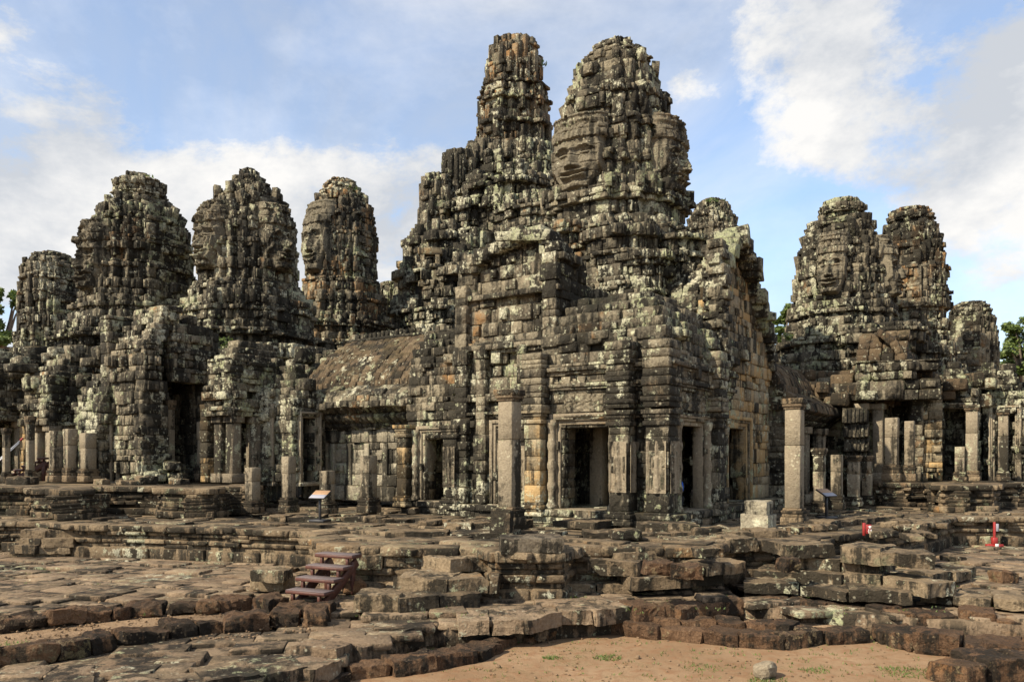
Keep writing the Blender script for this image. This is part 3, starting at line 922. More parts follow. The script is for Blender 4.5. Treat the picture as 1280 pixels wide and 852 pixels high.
# ------------------------------------------------------------------ corner pavilion
def corner_pavilion():
    t = thing('corner_pavilion', W(-3.2, 3, 1.3), 'grey stone corner pavilion with open doorways and carved pilasters below the tallest face tower', 'temple building')
    ZF = 1.60
    # plinth the walls stand on
    mb = MB(seed=301, bev=.12, jit=.04)
    pl = [(-8.4, .7), (-6.4, .7), (-6.4, .35), (-3.3, .35), (-3.3, -.15), (.15, -.15), (.15, 9.0), (-9, 9.0)]
    for (z0, h, o) in ((1.0, .24, .22), (1.24, .18, .12), (1.42, .17, .16)):
        ring(mb, offset_poly(pl, o), z0, h, .7, .9, .03, .01)
    mb.prism(offset_poly(pl, .02), 1.0, 1.585)
    mb.build('plinth', M['wall'], t)
    # porch walls with doorways
    mb = MB(seed=302, bev=.05, jit=.018)
    cornice = lut([(3.8, 0), (3.82, .07), (4.05, .02), (4.1, .10), (4.28, .03), (4.34, .14), (4.6, .06), (4.75, .20), (4.95, .12), (5.1, .05), (5.4, .0)])
    wall(mb, (-3.2, 0), (-.02, 0), ZF, 5.35, .5, .26, .5, holes=[(.42, 1.86, 0, 3.62)], offs=cornice, out=.022, extra=.22)
    wall(mb, (0, .02), (0, 3.9), ZF, 5.3, .28, .26, .5, holes=[(.45, 2.0, 0, 3.58)], offs=cornice, out=.022, extra=.22)
    wall(mb, (-3.2, .55), (-3.2, .02), ZF, 5.3, .5, .28, .5, offs=cornice)
    mb.build('porch_wall', M['wall'], t)
    mb = MB(seed=308, bev=.10, jit=.02)
    for (z, h, o) in ((3.74, .05, .10), (3.80, .04, .13), (4.36, .07, .13), (4.44, .05, .18), (4.50, .09, .24), (4.60, .05, .17), (4.82, .05, .18), (4.88, .10, .27), (5.0, .06, .20)):
        for (p, q) in (((-3.2 , -o), (o, -o)), ((o, -o), (o, 3.9))):
            edge_blocks(mb, p, q, z, h, .7, .3, .012, .03)
    for (a, b, w_) in ((-3.36, -.14, .56), (-1.02, -.16, .56), (-.12, -.06, .6), (.10, 2.55, .5)):
        z = 3.95
        while z < 5.35:
            h = mb.rng.uniform(.08, .24); k = mb.rng.uniform(.0, .12)
            mb.box((a, b - .02, z + h / 2), (w_ + k, w_ + k, h * .97)); z += h
    mb.build('cornice', M['wall'], t)
    door(t, 1, (-3.2, 0), (0, 0), .42, 1.86, ZF, 3.62, dep=.3)
    door(t, 2, (0, 0), (0, 3.9), .45, 2.0, ZF, 3.58, dep=.24)
    # carved lintels above the doors
    def lintel_fn(u, v): return .5 + .28 * math.sin(u * 17 + 2 * math.sin(v * 9)) * math.sin(v * 12) - .5 * sst(.9, 1, abs(u)) + .2 * mnoise.noise(Vector((u * 9, v * 5, 2)))
    for (a, b, dv, w_) in ((-1.93, -.03, (0, -1), 1.5), (.03, 1.22, (1, 0), 1.9)):
        da, db = dv; tang = (-db, da)
        heightfield('carved_lintel', 'wall', t, W(a, b, 3.92), (tang[0] * cs - tang[1] * sn, tang[0] * sn + tang[1] * cs), (da * cs - db * sn, da * sn + db * cs), w_, .42, lintel_fn, 40, 14, .12, .7)
    # piers that flank the doors
    pier(t, -3.36, -.14, .46, .50, 1.42, 4.0, 310, [], 'warm')
    pier(t, -1.02, -.16, .50, .50, 1.30, 3.9, 311, [('l', .75, 1.15), ('r', .75, 1.15)])
    pier(t, -.12, -.06, .54, .54, 1.30, 3.9, 312, [('l', .75, 1.15), ('r', .75, 1.15)])
    pier(t, .10, 2.55, .40, .50, 1.42, 3.9, 313, [])
    pier(t, -4.05, .32, .38, .40, 1.42, 3.9, 315, [('l', .6, 1.1)])
    # half vault over the porch, stepping up to the crossing
    mb = MB(seed=320, bev=.07, jit=.05)
    rp = rect(-3.3, .1, -.1, 5.0)
    z = 5.3
    for k, ins in enumerate((.0, -.06, .08, .22, .45, .80)):
        h = .27
        pl = [(-3.4, .12 + ins), (-.12 - ins, .12 + ins), (-.12 - ins, 6.0), (-3.4, 6.0)]
        for (p, q) in ((pl[0], pl[1]), (pl[1], pl[2])):
            edge_blocks(mb, p, q, z, h, .5, .7, .05, .02, .15)
        mb.prism(offset_poly(pl, -.2), z - .3, z + h * .95, .2)
        z += h * .92
    # jumble of loose course blocks on the ledge
    for i in range(40):
        a, b = mb.rng.uniform(-3, 0), mb.rng.uniform(.1, .5)
        mb.box((a, b, 5.42 + mb.rng.uniform(0, .3)), (mb.rng.uniform(.2, .6), mb.rng.uniform(.2, .4), mb.rng.uniform(.15, .35)), mb.rng.uniform(-.2, .2))
    mb.build('porch_roof', M['tower'], t)
    # west arm end wall (facing the long gallery side)
    mb = MB(seed=330, bev=.06, jit=.025)
    topA = lut([(0, 7.3), (.3, 8.0), (1.2, 8.3), (2.0, 8.55), (2.6, 8.5), (3.0, 8.2), (3.2, 7.8)])
    cor = lut([(3.9, 0), (3.95, .06), (4.3, .03), (4.35, .12), (4.6, .05), (5.2, 0), (5.6, .02), (6.0, 0), (8.5, -.25)])
    wall(mb, (-6.3, .5), (-3.1, .5), ZF, 8.7, .6, .33, .42, holes=[(1.35, 1.95, 0, 3.55)], top=topA, offs=cor, out=.04, miss=.015, extra=.25)
    wall(mb, (-3.1, .5), (-3.1, 4.6), 5.2, 8.6, .6, .33, .42, top=lut([(0, 8.3), (1.0, 8.0), (1.7, 7.2), (3, 7.4), (4.5, 8)]), out=.06, miss=.03, extra=.2)
    wall(mb, (-6.3, 4.6), (-6.3, .5), ZF, 8.4, .6, .33, .42, top=lut([(0, 7.4), (3, 7.2), (4, 7.6)]), out=.05, miss=.02)
    mb.build('west_gable_wall', M['wall'], t)
    for (aa, zt_, w_) in ((-6.12, 7.4, .38), (-5.45, 5.6, .30), (-4.15, 5.6, .30), (-3.32, 7.9, .40)):
        mb = MB(seed=int(-aa * 100), bev=.06, jit=.03); z = ZF
        while z < zt_:
            h = mb.rng.uniform(.16, .5); o = .10 if mb.rng.random() < .3 else 0
            mb.box((aa, .46, z + h / 2), (w_ + o, .30 + o, h * .98)); z += h
        mb.build('pilaster', M['wall'], t)
    for grp in (((3.85, .10, .10), (3.95, .07, .16)), ((4.30, .12, .22), (4.42, .08, .14)), ((5.55, .10, .12), (5.65, .14, .22), (5.79, .08, .12)), ((7.0, .14, .16),)):
        mb = MB(seed=338, bev=.08, jit=.03)
        for (z, h, o) in grp: edge_blocks(mb, (-6.35, .5 - o), (-3.05, .5 - o), z, h, .6, .3, .02, .0)
        mb.build('string_course', M['wall'], t)
    door(t, 3, (-6.3, .5), (-3.1, .5), 1.35, 1.95, ZF, 3.55)
    mb = MB(seed=331, bev=.08, jit=.07)
    for i in range(26):
        s = i / 25; a = -6.2 + 3.0 * s
        zt = topA(3.2 * s)
        mb.box((a, .7, zt + .05), (mb.rng.uniform(.25, .6), mb.rng.uniform(.4, .7), mb.rng.uniform(.15, .4)), mb.rng.uniform(-.15, .15))
    for (a0_, a1_, zz) in ((-5.0, -4.0, 8.55), (-4.1, -3.3, 8.45)):
        mb.box(((a0_ + a1_) / 2, .6, zz), (a1_ - a0_, .5, .26), tilt=.05, roll=-.12, tone=.25)
    mb.build('coping', M['tower'], t)
    # vault roof of the west arm
    mb = MB(seed=332, bev=.06, jit=.05)
    prof = [(0, 6.6), (.12, 7.0), (.35, 7.35), (.7, 7.65), (1.1, 7.85), (1.5, 7.95)]
    roof(mb, (-3.1, 1.0), (-3.1, 5.0), prof, .4)
    roof(mb, (-6.3, 5.0), (-6.3, 1.0), prof, .4)
    mb.prism(rect(-6.2, 1.0, -3.2, 5.2), 5.4, 6.7)
    mb.build('west_vault', M['tower'], t)
    # south arm end wall facing right
    mb = MB(seed=340, bev=.05, jit=.02)
    topB = lut([(0, 7.2), (.3, 8.1), (.9, 8.7), (1.5, 9.0), (2.0, 8.8), (2.8, 8.2), (3.4, 7.4), (4.0, 6.6), (4.5, 5.6)])
    wall(mb, (-.3, 3.9), (-.3, 8.4), ZF, 9.1, .45, .34, .46, holes=[(.72, 2.3, 0, 3.7)], top=topB, out=.03, miss=.012, offs=lut([(5, 0), (5.6, .1), (5.9, .02), (9, -.3)]))
    mb.build('east_gable_wall', M['warm'], t)
    door(t, 4, (-.3, 3.9), (-.3, 8.4), .72, 2.3, ZF, 3.7, mat='warm', dep=.4)
    mb = MB(seed=341, bev=.07, jit=.06)
    for i in range(34):
        s = i / 33 * 4.5
        mb.box((-.35 + mb.rng.gauss(0, .08), 3.9 + s, topB(s) + .02), (mb.rng.uniform(.4, .7), mb.rng.uniform(.22, .45), mb.rng.uniform(.25, .5)), mb.rng.uniform(-.15, .15))
    # broken edge hanging over the vault
    for i in range(46):
        z = 4.6 + i / 45 * 3.8
        mb.box((-.25 + mb.rng.gauss(0, .06), 3.75 + mb.rng.gauss(0, .08), z), (mb.rng.uniform(.3, .6), .4, mb.rng.uniform(.15, .3)), mb.rng.uniform(-.1, .1))
    mb.build('gable_edge', M['tower'], t)
    # vault of the south arm, flank facing the camera
    mb = MB(seed=342, bev=.06, jit=.05)
    prof = [(-.05, 5.3), (0, 5.7), (.02, 6.1), (.08, 6.5), (.18, 6.9), (.32, 7.25), (.5, 7.6), (.75, 7.9), (1.05, 8.2), (1.4, 8.45), (1.8, 8.6)]
    roof(mb, (-5.2, 3.9), (-.5, 3.9), prof, .46, out=.04)
    mb.prism(rect(-5.2, 4.3, -.5, 8.6), 5.2, 7.0)
    mb.build('south_vault', M['tower'], t)
    # core under the tower
    mb = MB(seed=343, bev=.07, jit=.05)
    stack(mb, [(x - 4.7, y + 6.7) for x, y in redent(2.5)], 5, 9.6, mold(5, .16), .36, .42, .5, .06, .03, .3)
    for (ca, cb, r0, z0, z1) in ((-3.3, 4.4, .95, 6.6, 9.3), (-2.2, 5.4, .9, 7.4, 9.1), (-5.3, 4.6, .9, 7.2, 9.8), (-6.6, 5.6, 1.0, 6.5, 9.9), (-5.8, 3.6, .8, 7.0, 9.0), (-7.6, 6.6, 1.1, 5.6, 9.3), (-2.6, 4.3, .7, 6.4, 8.6)):
        stack(mb, [(x + ca, y + cb) for x, y in redent(r0)], z0, z1, mold(7, .10), .3, .34, .4, .06, .04, .3)
    mb.build('crossing', M['tower'], t)
    # lower side bay to the left with its own doorway
    mb = MB(seed=350, bev=.05, jit=.02)
    cor2 = lut([(3.6, 0), (3.65, .08), (3.9, .03), (3.95, .13), (4.15, .05), (4.3, .16), (4.6, .1), (5.4, -.05)])
    wall(mb, (-8.35, .75), (-6.3, .75), ZF, 5.5, .5, .26, .42, holes=[(.62, 1.42, 0, 3.45)], offs=cor2, extra=.2, out=.03)
    wall(mb, (-8.35, 4.0), (-8.35, .75), ZF, 5.4, .5, .28, .45, offs=cor2)
    mb.prism(rect(-8.2, 1.2, -6.4, 4), 4.6, 5.3)
    mb.build('side_bay_wall', M['wall'], t)
    door(t, 5, (-8.35, .75), (-6.3, .75), .62, 1.42, ZF, 3.45)
    pier(t, -8.30, .55, .36, .4, 1.42, 3.75, 351, [], 'warm')
    pier(t, -6.42, .42, .46, .40, 1.42, 3.7, 352, [('l', .6, 1.1)])
    mb = MB(seed=353, bev=.08, jit=.06)
    for k, ins in enumerate((0, .1, .35, .7)):
        edge_blocks(mb, (-8.4, .8 + ins), (-6.2, .8 + ins), 5.45 + k * .26, .26, .42, .6, .06, .06, .3)
    mb.prism(rect(-8.3, 1.4, -6.3, 4), 5.2, 6.2)
    mb.build('side_bay_roof', M['tower'], t)
    # round colonnettes beside doors
    for (a, b, z1, r_) in ((-8.0, .62, 3.6, .09), (-3.75, .38, 3.7, .09), (-2.98, -.08, 3.75, .10), (-1.33, -.08, 3.75, .09), (.09, .33, 3.7, .09), (.09, 2.16, 3.7, .09)):
        pts = []; mb = MB(seed=360, bev=.05)
        n = 26
        for i in range(n + 1):
            k = 1 + (.28 if i % 6 in (0, 1) else 0) + (.25 if i < 2 or i > n - 2 else 0)
            pts.append((a, b, ZF + (z1 - ZF) * i / n, k))
        mb.tube(pts, r_, 10, .6)
        mb.build('colonnette', M['pillar'], t, smooth=False)
    # inner pillars and the dim rear walls seen through the doors
    for (a, b) in ((-2.6, 1.6), (-1.3, 1.6), (-1.5, 2.8), (-2.7, 3.0), (-.9, 2.4)):
        mb = MB(seed=361, bev=.05, jit=.01); mb.box((a, b, 2.7), (.36, .36, 2.3)); mb.build('inner_pillar', M['pillar'], t)
    mb = MB(seed=362, bev=.05, jit=.02)
    wall(mb, (-6.2, 4.4), (-.5, 4.4), ZF, 5.3, .4, .34, .5)
    wall(mb, (-4.4, 1.0), (-4.4, 4.4), ZF, 5.3, .4, .34, .5)
    wall(mb, (-3.3, 1.3), (-3.3, 4.2), ZF, 5.3, .4, .34, .5)
    wall(mb, (-7.9, 2.6), (-6.5, 2.6), ZF, 5.3, .4, .34, .5)
    wall(mb, (-2.4, 4.4), (-2.4, 8.2), ZF, 5.3, .4, .34, .5)
    wall(mb, (-5, 8.2), (-.35, 8.2), ZF, 7.4, .4, .34, .5)
    mb.prism(rect(-8.2, .9, -.3, 8.3), 1.3, 1.60)
    mb.build('inner_wall', M['wall'], t)
    return t
corner_pavilion()

# ------------------------------------------------------------------ galleries
def gallery_left():
    t = thing('gallery', W(-10.9, 3, 1.3), 'long low gallery with mossy tiled vault and ribbed eave left of the corner pavilion', 'gallery')
    a0, a1, bw = -13.6, -8.35, 1.45
    mb = MB(seed=401, bev=.05, jit=.02)
    wall(mb, (a0, bw), (a1, bw), 1.45, 3.75, .5, .36, .48, holes=[(.28, .95, 0, 3.12)], out=.02, offs=lut([(1.7, .12), (1.75, 0), (3.3, 0), (3.35, .06), (3.6, .1)]), extra=.12)
    for i in range(6):
        s = a0 + 1.35 + i * .78
        mb.box((s, bw - .03, 2.4), (.2, .12, 1.7), tone=.75)
    mb.build('wall', M['pale'], t)
    mb = MB(seed=409); wall(mb, (a0, bw + 1.6), (a1, bw + 1.6), 1.45, 5.2, .3, .36, .48); mb.build('rear_wall', M['warm'], t)
    door(t, 7, (a0, bw), (a1, bw), .28, .95, 1.5, 3.1, w=.12)
    # ribbed underside of the broken half vault
    mb = MB(seed=402, bev=.12, jit=.03)
    n = 22
    for i in range(n):
        s = a0 + (i + .5) * (a1 - a0) / n
        o = mb.rng.gauss(0, .04)
        for k in range(3):
            b = bw - .12 - .26 * k; z = 3.82 + .17 * k + .05 * k * k
            mb.box((s, b - o, z), ((a1 - a0) / n * .93, .36, .22), tilt=-.55 - .1 * k, tone=.2)
    for i in range(16):
        s = a0 + (i + .5) * (a1 - a0) / 16
        mb.box((s, bw - .72 + mb.rng.gauss(0, .05), 4.42 + mb.rng.gauss(0, .02)), ((a1 - a0) / 16 * .98, .4, .2))
    mb.build('eave', M['tower'], t)
    mb = MB(seed=403, bev=.07, jit=.045)
    p, q = (a0, bw), (a1, bw)
    prof = [(-.78, 4.5), (-.7, 4.72), (-.45, 4.9), (-.15, 5.02)]
    roof(mb, p, q, prof, .5, out=.05, miss=.03)
    mb.build('eave_roof', M['tower'], t)
    mb = MB(seed=404, bev=.06, jit=.04)
    prof = [(-.12, 5.0), (-.06, 5.22), (.10, 5.46), (.40, 5.76), (.80, 6.10), (1.2, 6.40), (1.6, 6.66), (1.9, 6.84)]
    roof(mb, p, q, prof, .30, out=.03, tone=None)
    mb.prism(rect(a0, bw + .3, a1, bw + 3), 4.6, 5.0)
    mb.build('roof', M['roof'], t)
    mb = MB(seed=405, bev=.2, jit=.06)
    mb.box(((a0 + a1) / 2, bw + 1.95, 6.86), (a1 - a0, .3, .12))
    n = 26
    for i in range(n):
        s = a0 + (i + .5) * (a1 - a0) / n
        if mb.rng.random() < .85: mb.box((s, bw + 1.95, 6.95), ((a1 - a0) / n * .8, .16, mb.rng.uniform(.2, .36)))
    mb.build('ridge_crest', M['tower'], t)
gallery_left()

def gallery_right():
    t = thing('gallery', W(-.4, 15, 1.3), 'receding gallery with tiled vault and dark colonnade right of the corner pavilion', 'gallery')
    b0, b1, aw = 8.5, 20.5, .15
    mb = MB(seed=411, bev=.06, jit=.025)
    wall(mb, (aw - 1.2, b0), (aw - 1.2, b1), 1.4, 4.6, .4, .36, .5, holes=[(2, 3, 0, 3.2), (6, 7, 0, 3.2)])
    mb.build('wall', M['wall'], t)
    mb = MB(seed=412, bev=.06, jit=.04)
    p, q = (aw, b0), (aw, b1)
    roof(mb, p, q, [(-.75, 4.25), (-.62, 4.5), (-.3, 4.7), (0, 4.85)], .45, out=.05, miss=.04)
    roof(mb, p, q, [(0, 4.8), (.08, 5.1), (.25, 5.4), (.5, 5.7), (.85, 5.92), (1.25, 6.08), (1.6, 6.15)], .32)
    mb.prism([(aw - .1, b0), (aw - .1, b1), (aw - 2.5, b1), (aw - 2.5, b0)][::-1], 4.3, 4.7)
    mb.build('roof', M['roof'], t)
    mb = MB(seed=414, bev=.06, jit=.03)
    wall(mb, (aw - 2.4, b0 + .15), (aw, b0 + .15), 1.5, 6.1, .5, .33, .45, top=lut([(0, 6.1), (.9, 6.0), (1.6, 5.6), (2.2, 5.0), (2.4, 4.8)]))
    wall(mb, (aw - 1.7, b0), (aw - 1.7, b1), 4.4, 6.0, .3, .33, .5)
    mb.build('end_wall', M['wall'], t)
    mb = MB(seed=413, bev=.1, jit=.03)
    for i in range(30):
        s = b0 + (i + .5) * (b1 - b0) / 30
        for k in range(2):
            mb.box((aw + .1 + .25 * k, s, 3.95 + .2 * k), (.34, (b1 - b0) / 30 * .93, .2), roll=.5, tone=.2)
    mb.build('eave', M['tower'], t)
    for i in range(5):
        pm = MB(seed=420 + i, bev=.06, jit=.01)
        b = 9.8 + i * 2.1
        pm.box((aw + .2, b, 2.6), (.36, .36, 2.1)); pm.box((aw + .2, b, 1.5), (.5, .5, .28)); pm.box((aw + .2, b, 3.68), (.5, .5, .22))
        pm.build('pillar', M['pillar'], t)
gallery_right()

# ------------------------------------------------------------------ left and right gate groups
def portal(parent, mbw, a, b, wid, z0, hdoor, htop, facing=0, seed=1, arch=True, dw=.8, deep=1.2, mat='tower'):
    """porch front with opening, moulded entablature and pointed pediment.  facing 0: -b side, 1: +a side"""
    def pt(s, o):
        return (a + s, b + o) if facing == 0 else (a - o, b + s)
    mb = MB(seed=seed, bev=.09, jit=.04)
    p, q = pt(-wid / 2, 0), pt(wid / 2, 0)
    zt = z0 + hdoor
    hh = htop - zt
    top = lambda s: zt + .55 + (hh - .55) * max(0, 1 - abs(s - wid / 2) / (wid / 2)) ** .75
    wall(mb, p, q, z0, htop, .5, .27, .36, holes=[(wid / 2 - dw / 2, wid / 2 + dw / 2, 0, zt)], top=top, offs=lut([(zt, 0), (zt + .05, .1), (zt + .3, .04), (zt + .35, .16), (zt + .55, .05), (htop, -.05)]), out=.04, miss=.02, extra=.3)
    p2, q2 = pt(wid / 2, 0), pt(wid / 2, deep)
    wall(mb, p2, q2, z0, zt + .55, .4, .3, .4, out=.04)
    p2, q2 = pt(-wid / 2, deep), pt(-wid / 2, 0)
    wall(mb, p2, q2, z0, zt + .55, .4, .3, .4, out=.04)
    wall(mb, pt(-wid / 2, deep - .1), pt(wid / 2, deep - .1), z0, zt + .55, .4, .3, .4)
    for k in range(5):
        i_ = wid * .09 * k
        c = [pt(-wid / 2 + .05 + i_, .35), pt(wid / 2 - .05 - i_, .35), pt(wid / 2 - .05 - i_, deep + .5), pt(-wid / 2 + .05 + i_, deep + .5)]
        ring(mb, c, zt + .45 + k * .24, .26, .4, .35, .04, .02)
        mb.prism(offset_poly(c, -.1), zt + .4 + k * .24, zt + .66 + k * .24)
    mb.build('porch', M[mat], parent)
    door(parent, seed, p, q, wid / 2 - dw / 2, wid / 2 + dw / 2, z0, zt, w=.12, mat='pillar')
    return

def left_group():
    t = thing('gate_pavilion', W(-17, 4, 1.9), 'ruined gate pavilion with broken tall arch and tumbled porches at the left', 'temple building')
    zb = 2.05
    # base masses stepping up to the towers
    mb = MB(seed=501, bev=.07, jit=.06)
    def mass(px0, px1, y0, y1, pyt, amp=.14, seedm=3, zlo=zb, ragged=.1, w=.4):
        # block between photo columns px0..px1, front depth y0
        aL, bL = abp(px0, y0); aR, bR = abp(px1, y0)
        ac = (aL + aR) / 2; bc = (bL + bR) / 2
        wd = (px1 - px0) * y0 / F
        hw = wd / 2 / 1.2
        poly = [(x + ac, y + bc + hw * .8) for x, y in redent(hw)]
        stack(mb, poly, zlo, Z(pyt, y0), mold(seedm, amp), .33, w, .5, .06, .03, .32, ragged)
    mass(110, 235, 30.5, 0, 425, .18); mass(245, 375, 29.5, 0, 432, .2); mass(370, 440, 31, 0, 440, .15)
    mass(130, 205, 29, 0, 445, .16); mass(30, 105, 36, 0, 455, .16); mass(-40, 45, 34, 0, 470, .16)
    mass(-90, 10, 33, 0, 440, .1)
    mb.build('core', M['tower'], t)
    # vaulted roofs rising behind the porches
    def vault(px0, px1, y, zlo, zhi, dep):
        mbx = MB(seed=502 + int(px1), bev=.07, jit=.05)
        a0, b0 = abp(px0, y); a1, b1 = abp(px1, y)
        bb = (b0 + b1) / 2
        n = 7; prof = [(dep * (i / n) ** 1.8, zlo + (zhi - zlo) * (1 - (1 - i / n) ** 1.5)) for i in range(n + 1)]
        roof(mbx, (a0, bb), (a1, bb), prof, .36, out=.04)
        mbx.prism(rect(a0, bb + .4, a1, bb + dep + .5), zlo - 1.0, zlo + .2)
        mbx.build('vault_roof', M['roof'], t)
    vault(40, 128, 31, Z(470, 31), Z(430, 31), 1.5)
    vault(-40, 50, 30, Z(500, 30), Z(455, 30), 1.5)
    # porches
    for (px, yd, wid, hd, htp, f, sd_, dw) in ((136, 25.9, 2.0, 1.85, Z(440, 26.2), 0, 510, 1.0), (157, 25.9, 1.8, 1.85, Z(452, 26.2), 1, 511, .75),
                                  (88, 29, 2.2, 1.9, Z(465, 29), 1, 512, .9), (5, 29, 2.0, 1.9, Z(480, 29), 1, 518, .8),
                                  (358, 25.4, 1.5, 2.25, Z(462, 25.4), 1, 515, .9), (386, 25.0, 1.3, 2.0, Z(470, 25.4), 1, 516, .5)):
        a, b = abp(px, yd)
        portal(t, None, a, b, wid, zb, hd, htp, f, sd_, dw=dw)
    # open porticos: an entablature carried on pillars before a shaded recess
    for (px, yd, dep, wid, pyl, pyt, sd_) in ((326, 24.9, 1.3, 2.1, 521, 450, 530), (34, 28.2, 2.2, 2.8, 527, 462, 531), (92, 27.2, 1.8, 1.6, 532, 470, 532)):
        a, b = abp(px, yd); zl_, zt_ = Z(pyl, yd), Z(pyt, yd)
        mb = MB(seed=sd_, bev=.07, jit=.04)
        of = lut([(zl_, .05), (zl_ + .15, .12), (zl_ + .3, .02), (zl_ + .6, .16), (zl_ + .8, .05), (zt_, -.1)])
        pl = [(a - dep, b - wid / 2), (a, b - wid / 2), (a, b + wid / 2)]
        wall(mb, pl[0], pl[1], zl_, zt_, .5, .24, .45, offs=of, out=.05, miss=.03, extra=.3)
        wall(mb, pl[1], pl[2], zl_, zt_, .5, .24, .45, offs=of, out=.05, miss=.03, extra=.3)
        mb.prism(rect(a - dep, b - wid / 2 + .1, a - .1, b + wid / 2), zl_ + .25, zl_ + .55)
        for k in range(3):
            c = rect(a - dep, b - wid / 2 + .3 + .25 * k, a - .25 - .25 * k, b + wid / 2)
            ring(mb, c, zt_ - .1 + k * .25, .26, .4, .4, .05, .04)
            mb.prism(offset_poly(c, -.15), zt_ - .2, zt_ + k * .25 + .1)
        mb.build('entablature', M['tower'], t)
        mb = MB(seed=sd_ + 20, bev=.05, jit=.02)
        wall(mb, (a - dep + .1, b - wid / 2), (a - dep + .1, b + wid / 2), zb, zl_ + .4, .4, .3, .4)
        wall(mb, (a, b + wid / 2 - .1), (a - dep, b + wid / 2 - .1), zb, zl_ + .4, .4, .3, .4)
        mb.build('recess_wall', M['warm'], t)
        for (da, db) in ((-.22, -wid / 2 + .22), (-.22, wid / 2 - .3), (-.22, -.1), (-dep * .62, -wid / 2 + .22)):
            mb = MB(seed=sd_ + 40, bev=.06, jit=.012)
            x, y = a + da, b + db
            mb.box((x, y, (zb + zl_) / 2), (.34, .34, zl_ - zb)); mb.box((x, y, zb + .14), (.48, .48, .28)); mb.box((x, y, zl_ - .1), (.46, .46, .2))
            mb.build('pillar', M['pillar'], t)
    # tall broken arch, its opening turned to the right
    mb = MB(seed=520, bev=.07, jit=.045)
    a, b = abp(229, 25.6)
    zt = Z(388, 26); zl = Z(474, 26)
    p, q = (a, b - 1.35), (a, b + 1.35)
    tp = lut([(0, zl + .9), (.35, zl + 1.5), (.62, zl + 1.9), (.66, zt - .25), (.8, zt), (1.5, zt - .1), (2.2, zt - .5), (2.5, zl + .7), (2.7, zl)])
    wall(mb, p, q, zb, zt, .5, .27, .4, holes=[(.85, 2.15, 0, zl), (.5, 1.0, zl - .3, zt - .35)], top=tp, out=.05, miss=.02, extra=.25, offs=lut([(zl - .6, 0), (zl - .5, .10), (zl - .3, .04), (zl - .2, .18), (zl + .1, .05), (zl + 1, 0)]))
    wall(mb, (p[0] - 1.9, p[1]), (p[0], p[1]), zb, zl + .9, .6, .3, .4, out=.05, miss=.02, extra=.2)
    for i in range(7):
        z = zl + .9 + .19 * i
        edge_blocks(mb, (p[0] - 1.7, p[1] + .1 + .1 * i), (p[0], p[1] + .1 + .1 * i), z, .2, .45, .6, .05, .03)
    wall(mb, (p[0] - 2.0, p[1]), (q[0] - 2.0, q[1]), zb, zt - .2, .5, .33, .42)
    wall(mb, (q[0], q[1]), (q[0] - 2.0, q[1]), zb, zt - .5, .5, .33, .42)
    mb.prism(rect(a - 2.0, b - 1.3, a - .7, b + 1.3), zl + .1, zl + .3)
    mb.build('broken_arch', M['wall'], t)
    # rubble stair heap before the arch
    mb = MB(seed=521, bev=.12, jit=.06)
    for i in range(60):
        px = mb.rng.uniform(165, 225); yd = mb.rng.uniform(24.6, 26)
        a, b = abp(px, yd); zz = zb + .9 * mb.rng.random() * (1 - abs(px - 200) / 40)
        mb.box((a, b, zz), (mb.rng.uniform(.3, .7), mb.rng.uniform(.3, .5), mb.rng.uniform(.18, .3)), mb.rng.gauss(0, .15), mb.rng.gauss(0, .06))
    for i in range(160):       # debris on ledges
        px = mb.rng.uniform(0, 440); yd = mb.rng.uniform(27, 31); py = mb.rng.uniform(440, 505)
        a, b = abp(px, yd)
        mb.box((a, b, Z(py, yd)), (mb.rng.uniform(.3, .8), mb.rng.uniform(.4, .9), mb.rng.uniform(.25, .6)), mb.rng.gauss(0, .08), mb.rng.gauss(0, .05))
    rb = mb.build('rubble', M['tower'], t); rb['kind'] = 'stuff'
left_group()

